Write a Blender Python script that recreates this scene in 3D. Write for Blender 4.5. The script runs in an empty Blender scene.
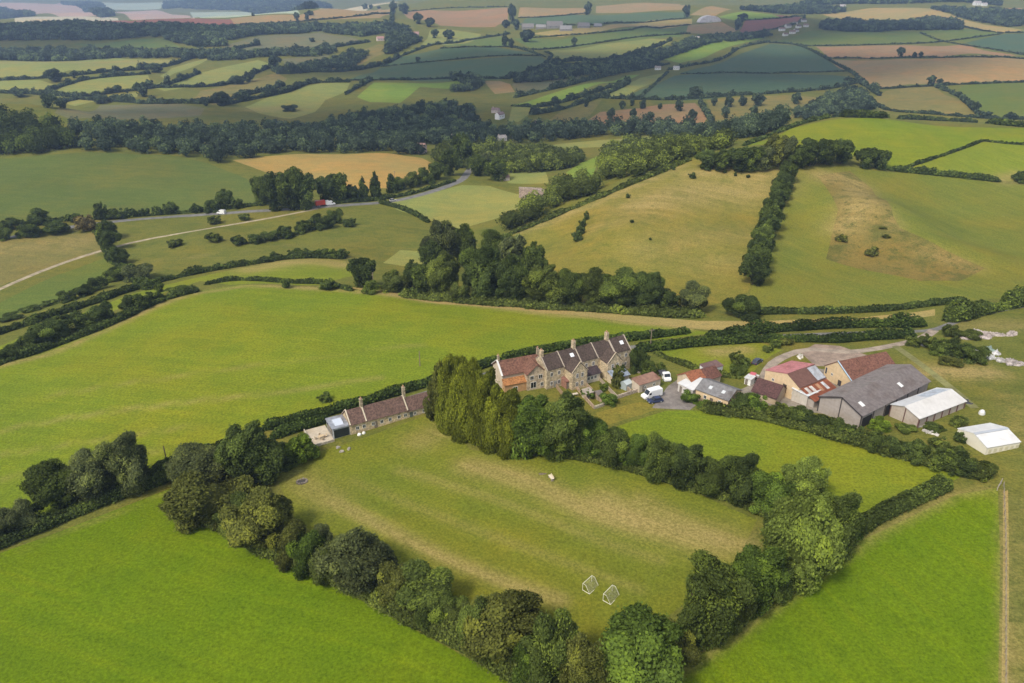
import bpy, math, random
import numpy as np
from mathutils import Vector
from mathutils.geometry import delaunay_2d_cdt

SC = bpy.context.scene
COL = SC.collection
# ------------------------------------------------------------------ camera, sky, sun, exposure
H, F, PITCH = 100.0, 750.0, math.radians(25.0)
cd = bpy.data.cameras.new('camera'); cam = bpy.data.objects.new('camera', cd); COL.objects.link(cam)
cam.location = (0, 0, H); cam.rotation_euler = (math.pi / 2 - PITCH, 0, 0)
cd.sensor_width = 36; cd.lens = 36 * F / 1024; cd.clip_start = 1; cd.clip_end = 30000
SC.camera = cam
W = bpy.data.worlds.new('World'); SC.world = W; W.use_nodes = True
SUN_EL, SUN_AZ = math.radians(50), math.radians(-140)
nt = W.node_tree
sky = nt.nodes.new('ShaderNodeTexSky'); sky.sky_type = 'NISHITA'; sky.sun_disc = False
sky.sun_elevation = SUN_EL; sky.sun_rotation = SUN_AZ; sky.air_density = 1.0; sky.dust_density = 3.0; sky.altitude = 100
bg = nt.nodes['Background']; bg.inputs['Strength'].default_value = 0.10
hs_ = nt.nodes.new('ShaderNodeHueSaturation'); hs_.inputs['Saturation'].default_value = .55   # a bright veil of cloud greys the blue
nt.links.new(sky.outputs[0], hs_.inputs['Color']); nt.links.new(hs_.outputs[0], bg.inputs['Color'])
sd = bpy.data.lights.new('sun', 'SUN'); sun = bpy.data.objects.new('sun', sd); COL.objects.link(sun)
sd.energy = 1.5; sd.angle = math.radians(10); sd.color = (1.0, 0.92, 0.78)
sv = Vector((math.sin(SUN_AZ) * math.cos(SUN_EL), math.cos(SUN_AZ) * math.cos(SUN_EL), math.sin(SUN_EL)))
sun.rotation_euler = sv.to_track_quat('Z', 'Y').to_euler(); sun.location = sv * 400
vs = SC.view_settings; vs.view_transform = 'Standard'; vs.look = 'None'; vs.gamma = 1; vs.use_curve_mapping = False
vs.exposure = 1.04
cy = SC.cycles
cy.max_bounces = 5; cy.diffuse_bounces = 2; cy.glossy_bounces = 2; cy.transmission_bounces = 3; cy.volume_bounces = 0
cy.use_denoising = True; cy.caustics_reflective = False; cy.caustics_refractive = False
HAZE_DENSITY = 0.00015

# ------------------------------------------------------------------ small helpers
R0 = np.random.default_rng(7)
CP, SP = math.cos(PITCH), math.sin(PITCH)

def rays(p):
    p = np.atleast_2d(np.asarray(p, float))
    a = (p[:, 0] - 512) / F; b = (341.5 - p[:, 1]) / F
    return np.stack([a, CP + b * SP, -SP + b * CP], 1)

def wpt(px, py, Y=None, z=None):
    d = rays((px, py))[0]
    t = (Y / d[1]) if Y is not None else (z - H) / d[2]
    return np.array([0, 0, H]) + d * t

def tag(o, label=None, cat=None, group=None, kind=None):
    if label: o['label'] = label
    if cat: o['category'] = cat
    if group: o['group'] = group
    if kind: o['kind'] = kind
    return o

def empty(name, loc, rz=0.0):
    o = bpy.data.objects.new(name, None); COL.objects.link(o)
    o.location = loc; o.rotation_euler = (0, 0, rz); o.empty_display_size = 0.5
    return o

def link(name, me, mat, parent=None, color=None, loc=None):
    o = bpy.data.objects.new(name, me); COL.objects.link(o)
    if mat is not None and not me.materials: me.materials.append(mat)
    if parent is not None: o.parent = parent
    if color is not None: o.color = (*color, 1)
    if loc is not None: o.location = loc
    return o

def np_mesh(name, v, f, smooth=False):
    """v (n,3), f (m,k) all faces of one size k"""
    me = bpy.data.meshes.new(name); v = np.asarray(v, np.float32); f = np.asarray(f, np.int32)
    me.vertices.add(len(v)); me.vertices.foreach_set('co', v.ravel())
    m, k = f.shape
    me.loops.add(m * k); me.loops.foreach_set('vertex_index', f.ravel())
    me.polygons.add(m); me.polygons.foreach_set('loop_start', np.arange(0, m * k, k, dtype=np.int32))
    me.update(calc_edges=True)
    me.polygons.foreach_set('use_smooth', np.full(m, smooth))
    me.validate()
    return me

def fattr(me, name, data, typ='FLOAT', dom='POINT'):
    a = me.attributes.new(name, typ, dom)
    a.data.foreach_set('vector' if typ == 'FLOAT_VECTOR' else 'value', np.asarray(data, np.float32).ravel())

# ------------------------------------------------------------------ materials (base colour = the object's own colour)
def new_mat(name):
    m = bpy.data.materials.new(name); m.use_nodes = True
    n = m.node_tree.nodes; n.clear()
    out = n.new('ShaderNodeOutputMaterial')
    return m, n, m.node_tree.links, out

def noise(n, l, vec, scale, detail=4, rough=.55):
    t = n.new('ShaderNodeTexNoise'); t.inputs['Scale'].default_value = scale
    t.inputs['Detail'].default_value = detail; t.inputs['Roughness'].default_value = rough
    if vec is not None: l.new(vec, t.inputs['Vector'])
    return t.outputs[0]

def ramp(n, l, val, a, b, lo, hi):
    r = n.new('ShaderNodeMapRange'); r.interpolation_type = 'SMOOTHSTEP'
    for i, x in zip(('From Min', 'From Max', 'To Min', 'To Max'), (a, b, lo, hi)): r.inputs[i].default_value = x
    l.new(val, r.inputs['Value']); return r.outputs[0]

def math2(n, l, op, a, b):
    m = n.new('ShaderNodeMath'); m.operation = op
    for i, x in enumerate((a, b)):
        if isinstance(x, (int, float)): m.inputs[i].default_value = x
        else: l.new(x, m.inputs[i])
    return m.outputs[0]

def mixc(n, l, fac, a, b, typ='MIX'):
    m = n.new('ShaderNodeMix'); m.data_type = 'RGBA'; m.blend_type = typ; m.clamp_factor = True
    for s, x in ((m.inputs[0], fac), (m.inputs[6], a), (m.inputs[7], b)):
        if isinstance(x, (int, float)): s.default_value = x
        elif isinstance(x, tuple): s.default_value = (*x, 1)
        else: l.new(x, s)
    return m.outputs[2]

def scalec(n, l, col, val):
    m = n.new('ShaderNodeVectorMath'); m.operation = 'SCALE'
    l.new(col, m.inputs[0])
    if isinstance(val, (int, float)): m.inputs['Scale'].default_value = val
    else: l.new(val, m.inputs['Scale'])
    return m.outputs[0]

def grass_mat(name='grass', rough=0.0):
    m, n, l, out = new_mat(name)
    oi = n.new('ShaderNodeObjectInfo'); pos = n.new('ShaderNodeNewGeometry').outputs['Position']
    st = n.new('ShaderNodeAttribute'); st.attribute_name = 'streak'
    dr = n.new('ShaderNodeAttribute'); dr.attribute_name = 'dry'
    col = oi.outputs['Color']
    big = noise(n, l, pos, .016, 4); mid = noise(n, l, pos, .09, 5, .6); fine = noise(n, l, pos, 1.7, 6, .78)
    stv = n.new('ShaderNodeVectorMath'); stv.operation = 'MULTIPLY'; stv.inputs[1].default_value = (.33, .012, 0)
    l.new(st.outputs['Vector'], stv.inputs[0]); stk = noise(n, l, stv.outputs[0], 1, 4, .7)
    yel = mixc(n, l, 1.0, col, (1.45, 1.0, .8), 'MULTIPLY')
    c = mixc(n, l, ramp(n, l, big, .4, .68, 0, .5), col, yel)
    c = mixc(n, l, ramp(n, l, stk, .5, .75, 0, .35), c, yel)
    drk = mixc(n, l, 1.0, col, (.62, .78, .8), 'MULTIPLY')
    c = mixc(n, l, ramp(n, l, mid, .36, .62, .33, 0), c, drk)
    v = math2(n, l, 'MULTIPLY', ramp(n, l, fine, .25, .75, .58, 1.42), ramp(n, l, stk, .25, .75, .92, 1.08))
    df = math2(n, l, 'MULTIPLY', dr.outputs['Fac'], ramp(n, l, math2(n, l, 'ADD', math2(n, l, 'MULTIPLY', fine, .5), math2(n, l, 'MULTIPLY', stk, .5)), .3, .65, .45, 1.25))
    dryc = mixc(n, l, mid, (.32, .25, .075), (.40, .30, .125))
    c = mixc(n, l, df, c, dryc)
    if rough:      # tussocks and scrub: ragged darker green patches among the dry grass
        t1 = noise(n, l, pos, .055, 7, .72); t2 = noise(n, l, pos, .30, 5, .7)
        c = mixc(n, l, ramp(n, l, t1, .47, .62, 0, .55 * rough), c, mixc(n, l, 1.0, oi.outputs['Color'], (.52, .70, .62), 'MULTIPLY'))
        c = mixc(n, l, ramp(n, l, t2, .54, .66, 0, .6 * rough), c, mixc(n, l, 1.0, oi.outputs['Color'], (.48, .60, .5), 'MULTIPLY'))
        c = mixc(n, l, ramp(n, l, t2, .34, .46, .35 * rough, 0), c, mixc(n, l, 1.0, c, (1.35, 1.2, 1.1), 'MULTIPLY'))
    c = scalec(n, l, scalec(n, l, c, .84), v)
    b = n.new('ShaderNodeBsdfPrincipled'); l.new(c, b.inputs['Base Color']); b.inputs['Roughness'].default_value = .9
    b.inputs['Specular IOR Level'].default_value = .08
    bp = n.new('ShaderNodeBump'); bp.inputs['Strength'].default_value = .55; bp.inputs['Distance'].default_value = .35
    l.new(fine, bp.inputs['Height']); l.new(bp.outputs[0], b.inputs['Normal'])
    l.new(b.outputs[0], out.inputs[0]); return m

def leaf_mat():
    m, n, l, out = new_mat('leaves')
    oi = n.new('ShaderNodeObjectInfo'); lv = n.new('ShaderNodeAttribute'); lv.attribute_name = 'leaf'
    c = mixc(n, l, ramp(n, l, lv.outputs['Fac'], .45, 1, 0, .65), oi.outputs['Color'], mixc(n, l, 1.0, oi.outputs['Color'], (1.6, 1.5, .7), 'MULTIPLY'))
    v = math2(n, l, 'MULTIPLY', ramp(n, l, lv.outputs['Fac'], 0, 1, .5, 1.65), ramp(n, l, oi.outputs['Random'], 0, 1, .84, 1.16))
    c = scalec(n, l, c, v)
    d = n.new('ShaderNodeBsdfDiffuse'); t = n.new('ShaderNodeBsdfTranslucent'); mx = n.new('ShaderNodeMixShader')
    mx.inputs[0].default_value = .33
    l.new(c, d.inputs[0]); l.new(c, t.inputs[0]); l.new(d.outputs[0], mx.inputs[1]); l.new(t.outputs[0], mx.inputs[2])
    l.new(mx.outputs[0], out.inputs[0]); return m

def plain_mat(name, scale=1.5, contrast=.3, rough=.8, rows=0.0, metal=0.0, stain=(.5, .45, .4), stain_amt=.3, spec=.3):
    """object colour with mottling, optional horizontal rows (tiles, sheets) and weather stains"""
    m, n, l, out = new_mat(name)
    oi = n.new('ShaderNodeObjectInfo'); tc = n.new('ShaderNodeTexCoord').outputs['Object']
    a = noise(n, l, tc, scale, 5, .65); b2 = noise(n, l, tc, scale * .22, 4, .6)
    c = scalec(n, l, oi.outputs['Color'], ramp(n, l, a, .25, .75, 1 - contrast, 1 + contrast))
    c = mixc(n, l, ramp(n, l, b2, .45, .75, 0, stain_amt), c, mixc(n, l, 1.0, c, stain, 'MULTIPLY'))
    b = n.new('ShaderNodeBsdfPrincipled'); b.inputs['Roughness'].default_value = rough; b.inputs['Metallic'].default_value = metal
    b.inputs['Specular IOR Level'].default_value = spec
    l.new(c, b.inputs['Base Color'])
    if rows:
        w = n.new('ShaderNodeTexWave'); w.bands_direction = 'X' if rows > 0 else 'Y'
        w.inputs['Scale'].default_value = abs(rows); w.inputs['Distortion'].default_value = .4
        l.new(tc, w.inputs['Vector'])
        bp = n.new('ShaderNodeBump'); bp.inputs['Strength'].default_value = .6; bp.inputs['Distance'].default_value = .06
        l.new(w.outputs[1], bp.inputs['Height']); l.new(bp.outputs[0], b.inputs['Normal'])
    l.new(b.outputs[0], out.inputs[0]); return m

def stone_mat():
    m, n, l, out = new_mat('stone_wall')
    oi = n.new('ShaderNodeObjectInfo'); tc = n.new('ShaderNodeTexCoord').outputs['Object']
    vo = n.new('ShaderNodeTexVoronoi'); vo.inputs['Scale'].default_value = 2.6; l.new(tc, vo.inputs['Vector'])
    sep = n.new('ShaderNodeSeparateColor'); l.new(vo.outputs['Color'], sep.inputs[0])
    c = scalec(n, l, oi.outputs['Color'], ramp(n, l, sep.outputs[0], 0, 1, .68, 1.25))
    st = noise(n, l, tc, .5, 4)
    c = mixc(n, l, ramp(n, l, st, .45, .7, 0, .4), c, mixc(n, l, 1.0, c, (.62, .58, .55), 'MULTIPLY'))
    b = n.new('ShaderNodeBsdfPrincipled'); b.inputs['Roughness'].default_value = .9; l.new(c, b.inputs['Base Color'])
    bp = n.new('ShaderNodeBump'); bp.inputs['Strength'].default_value = .5; bp.inputs['Distance'].default_value = .04
    l.new(vo.outputs['Distance'], bp.inputs['Height']); l.new(bp.outputs[0], b.inputs['Normal'])
    l.new(b.outputs[0], out.inputs[0]); return m

def road_mat():
    m, n, l, out = new_mat('road_surface')
    oi = n.new('ShaderNodeObjectInfo'); pos = n.new('ShaderNodeNewGeometry').outputs['Position']
    a = noise(n, l, pos, .35, 5, .65); f = noise(n, l, pos, 3.0, 4, .6)
    c = scalec(n, l, oi.outputs['Color'], ramp(n, l, a, .3, .7, .7, 1.3))
    c = scalec(n, l, c, ramp(n, l, f, .3, .7, .85, 1.15))
    b = n.new('ShaderNodeBsdfPrincipled'); b.inputs['Roughness'].default_value = .85; l.new(c, b.inputs['Base Color'])
    l.new(b.outputs[0], out.inputs[0]); return m

def glass_mat():
    m, n, l, out = new_mat('window_glass')
    oi = n.new('ShaderNodeObjectInfo')
    b = n.new('ShaderNodeBsdfPrincipled'); b.inputs['Roughness'].default_value = .08; b.inputs['Specular IOR Level'].default_value = .6
    l.new(oi.outputs['Color'], b.inputs['Base Color']); l.new(b.outputs[0], out.inputs[0]); return m

M = dict(grass=grass_mat(), rough=grass_mat('rough_grass', .75), tussock=grass_mat('tussock_grass', 1.3), leaf=leaf_mat(), road=road_mat(), stone=stone_mat(), glass=glass_mat(),
         tile=plain_mat('roof_tiles', 2.0, .5, .85, rows=-5.0, stain=(.55, .6, .5), stain_amt=.55),
         sheet=plain_mat('corrugated_sheet', 1.1, .26, .6, rows=4.0, stain=(.58, .47, .40), stain_amt=.75),
         white=plain_mat('white_sheet', .9, .07, .55, rows=4.0, stain=(.8, .78, .74), stain_amt=.5),
         render=plain_mat('rendered_wall', 1.2, .12, .9, stain=(.75, .68, .55), stain_amt=.5),
         paint=plain_mat('painted_metal', .6, .05, .3, stain=(.9, .88, .85), stain_amt=.3, spec=.5),
         wood=plain_mat('weathered_wood', 3, .3, .9, rows=0), bark=plain_mat('bark', 4, .35, .95),
         rubber=plain_mat('rubber', 3, .1, .7), rubble=plain_mat('rubble', .9, .5, .95))
# ------------------------------------------------------------------ terrain: one height surface through control points
CTL = []
def cz(px, py, z): CTL.append(wpt(px, py, z=z))
def cY(px, py, Y): CTL.append(wpt(px, py, Y=Y))
def hidden(px, Y, z): CTL.append(np.array([(px - 512) / F * (Y * CP + (H - z) * SP), Y, z]))
for a in ((-300, 720, 0), (0, 683, -1), (512, 683, 0), (1024, 683, 2), (1300, 720, 3), (0, 480, -3), (-350, 480, -6), (300, 480, -1),
          (550, 480, 1), (800, 480, 2.5), (1024, 480, 4), (1300, 480, 6), (512, 1300, 0), (0, 1300, 0), (1024, 1300, 0),
          (380, 410, -.5), (560, 375, .5), (690, 390, 1), (870, 400, 2), (1000, 400, 4), (1250, 400, 6),
          (0, 345, -8), (190, 290, -7), (330, 285, -6), (520, 305, -4), (700, 325, -3), (850, 320, -2), (1024, 300, 0), (1250, 300, 2),
          (0, 290, -16), (-350, 300, -16), (100, 270, -17), (200, 235, -16), (330, 207, -14), (450, 182, -16), (420, 240, -15), (500, 210, -17),
          (700, 298, -5), (540, 250, -12), (505, 236, -13)): cz(*a)
for a in ((600, 195, 388), (690, 161, 422), (760, 155, 415), (700, 230, 334), (650, 280, 284), (750, 200, 370), (620, 240, 322),
          (860, 240, 326), (950, 200, 383), (1024, 180, 408), (850, 165, 415), (900, 140, 468), (830, 118, 522), (1024, 126, 512), (1300, 130, 512),
          (760, 138, 490), (690, 145, 610),
          (560, 165, 580), (450, 145, 680), (600, 130, 760), (0, 240, 372), (150, 210, 442), (210, 168, 545), (100, 150, 580), (0, 158, 565), (-350, 160, 565),
          (40, 120, 720), (-350, 110, 800), (340, 165, 560), (250, 130, 720), (400, 130, 780),
          (100, 110, 900), (-350, 100, 950), (100, 75, 1200), (100, 50, 1500), (100, 22, 1950), (-350, 22, 1950), (-350, 60, 1400), (250, 60, 1400), (300, 28, 1950), (300, 95, 980), (350, 10, 2700),
          (100, 12, 4600), (-350, 12, 4600), (300, 8, 4800), (100, 2, 6200), (300, 0, 6200), (-350, 2, 6200),
          (500, 110, 880), (500, 80, 1150), (500, 50, 1500), (500, 25, 2000), (500, 8, 2650),
          (750, 105, 860), (750, 75, 1150), (750, 50, 1500), (750, 25, 2000), (750, 6, 2700), (950, 60, 1250), (950, 35, 1650), (950, 12, 2200), (950, 100, 880), (1300, 60, 1250), (1300, 100, 880), (1300, 20, 2000)): cY(*a)
for a in ((830, 700, -14), (1024, 690, -14), (1300, 700, -14), (100, 2700, 0), (-350, 2700, 0), (300, 3500, 5), (500, 3700, 95), (750, 3700, 95), (1000, 3400, 95), (1300, 3400, 95),
          (500, 8500, 150), (900, 8500, 150), (0, 8800, 120), (300, 8800, 120), (-400, 8800, 120), (1300, 8500, 150),
          (120, 640, -14), (0, 640, -12)): hidden(*a)
CTL = np.array(CTL)

def tps_fit(P, zv, lam=2e-4):
    d = np.hypot(P[:, None, 0] - P[None, :, 0], P[:, None, 1] - P[None, :, 1])
    K = np.where(d > 0, d * d * np.log(d + 1e-12), 0) + lam * np.eye(len(P))
    T = np.c_[np.ones(len(P)), P]; n = len(P)
    A = np.zeros((n + 3, n + 3)); A[:n, :n] = K; A[:n, n:] = T; A[n:, :n] = T.T
    return np.linalg.solve(A, np.r_[zv, 0, 0, 0])
def tps_eval(P, w, Q):
    o = np.empty(len(Q))
    for i in range(0, len(Q), 20000):
        q = Q[i:i + 20000]
        d = np.hypot(q[:, None, 0] - P[None, :, 0], q[:, None, 1] - P[None, :, 1])
        o[i:i + 20000] = np.where(d > 0, d * d * np.log(d + 1e-12), 0) @ w[:len(P)] + w[len(P)] + q @ w[len(P) + 1:]
    return o
U0, U1, V0, V1 = -1.2, 1.2, math.log(22), math.log(9300)
NU, NV = 360, 620
uv_c = np.c_[np.arctan2(CTL[:, 0], CTL[:, 1]), np.log(np.hypot(CTL[:, 0], CTL[:, 1]))]
_w = tps_fit(uv_c, CTL[:, 2])
gu = np.linspace(U0, U1, NU); gv = np.linspace(V0, V1, NV)
GV, GU = np.meshgrid(gv, gu, indexing='ij')
G = tps_eval(uv_c, _w, np.c_[GU.ravel(), GV.ravel()]).reshape(NV, NU)
gx = np.exp(GV) * np.sin(GU); gy = np.exp(GV) * np.cos(GU)
def bump(px, py, Y, rx, ry, h, rot=0.0):
    c = wpt(px, py, Y=Y); dx = gx - c[0]; dy = gy - c[1]
    a = dx * math.cos(rot) + dy * math.sin(rot); b = -dx * math.sin(rot) + dy * math.cos(rot)
    return h * np.exp(-(a / rx) ** 2 - (b / ry) ** 2)
G += bump(880, 235, 340, 24, 30, 11.0, .3) + bump(940, 265, 305, 26, 13, 4.0, -.4) + bump(640, 228, 340, 34, 40, 3.5) + bump(20, 140, 660, 110, 75, 24)
rr = np.exp(GV)
G += .0016 * rr * np.clip((rr - 90) / 200, 0, 1) * (np.sin(gx / rr * 31 + 1.3) * np.sin(GV * 17 + .4) + .6 * np.sin(gx / rr * 57 + 2) * np.sin(GV * 29))

G += .0042 * rr * np.clip((rr - 650) / 350, 0, 1) * (np.sin(GU * 13 + 2.2 * np.sin(GV * 5)) * np.sin(GV * 11 + 1.0) + .5 * np.sin(GU * 24 + GV * 9))

def hgt(x, y):
    x = np.asarray(x, float); y = np.asarray(y, float)
    u = np.clip((np.arctan2(x, y) - U0) / (U1 - U0) * (NU - 1), 0, NU - 1.001)
    v = np.clip((np.log(np.maximum(np.hypot(x, y), 1)) - V0) / (V1 - V0) * (NV - 1), 0, NV - 1.001)
    i = v.astype(int); j = u.astype(int); a = v - i; b = u - j
    return (G[i, j] * (1 - a) + G[i + 1, j] * a) * (1 - b) + (G[i, j + 1] * (1 - a) + G[i + 1, j + 1] * a) * b

_Y = np.exp(np.linspace(math.log(26), math.log(9000), 1500))
def hit(p):
    """pixels -> points on the ground"""
    d = rays(p); out = np.zeros((len(d), 3))
    for i in range(0, len(d), 400):
        q = d[i:i + 400]; t = _Y[None, :] / q[:, 1:2]
        x = q[:, :1] * t; z = H + q[:, 2:] * t
        g = z - hgt(x, np.broadcast_to(_Y, x.shape))
        below = g < 0; k = below.argmax(1); k[~below.any(1)] = len(_Y) - 1; k = np.maximum(k, 1)
        r = np.arange(len(q)); g0, g1 = g[r, k - 1], g[r, k]
        f = np.clip(g0 / np.where(np.abs(g0 - g1) < 1e-9, 1e-9, g0 - g1), 0, 1)
        Yh = _Y[k - 1] + f * (_Y[k] - _Y[k - 1]); X = q[:, 0] / q[:, 1] * Yh
        out[i:i + 400] = np.stack([X, Yh, hgt(X, Yh)], 1)
    return out
def hit1(px, py): return hit([(px, py)])[0]
def pxm(P):
    """pixels per metre at a point, and the depression angle of the view to it"""
    zc = P[1] * CP + (H - P[2]) * SP
    return F / zc, math.atan2(H - P[2], P[1])
def proj(P):
    P = np.atleast_2d(P); zc = P[:, 1] * CP + (H - P[:, 2]) * SP
    up = P[:, 1] * SP + (P[:, 2] - H) * CP
    return np.stack([512 + F * P[:, 0] / zc, 341.5 - F * up / zc], 1)

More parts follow.
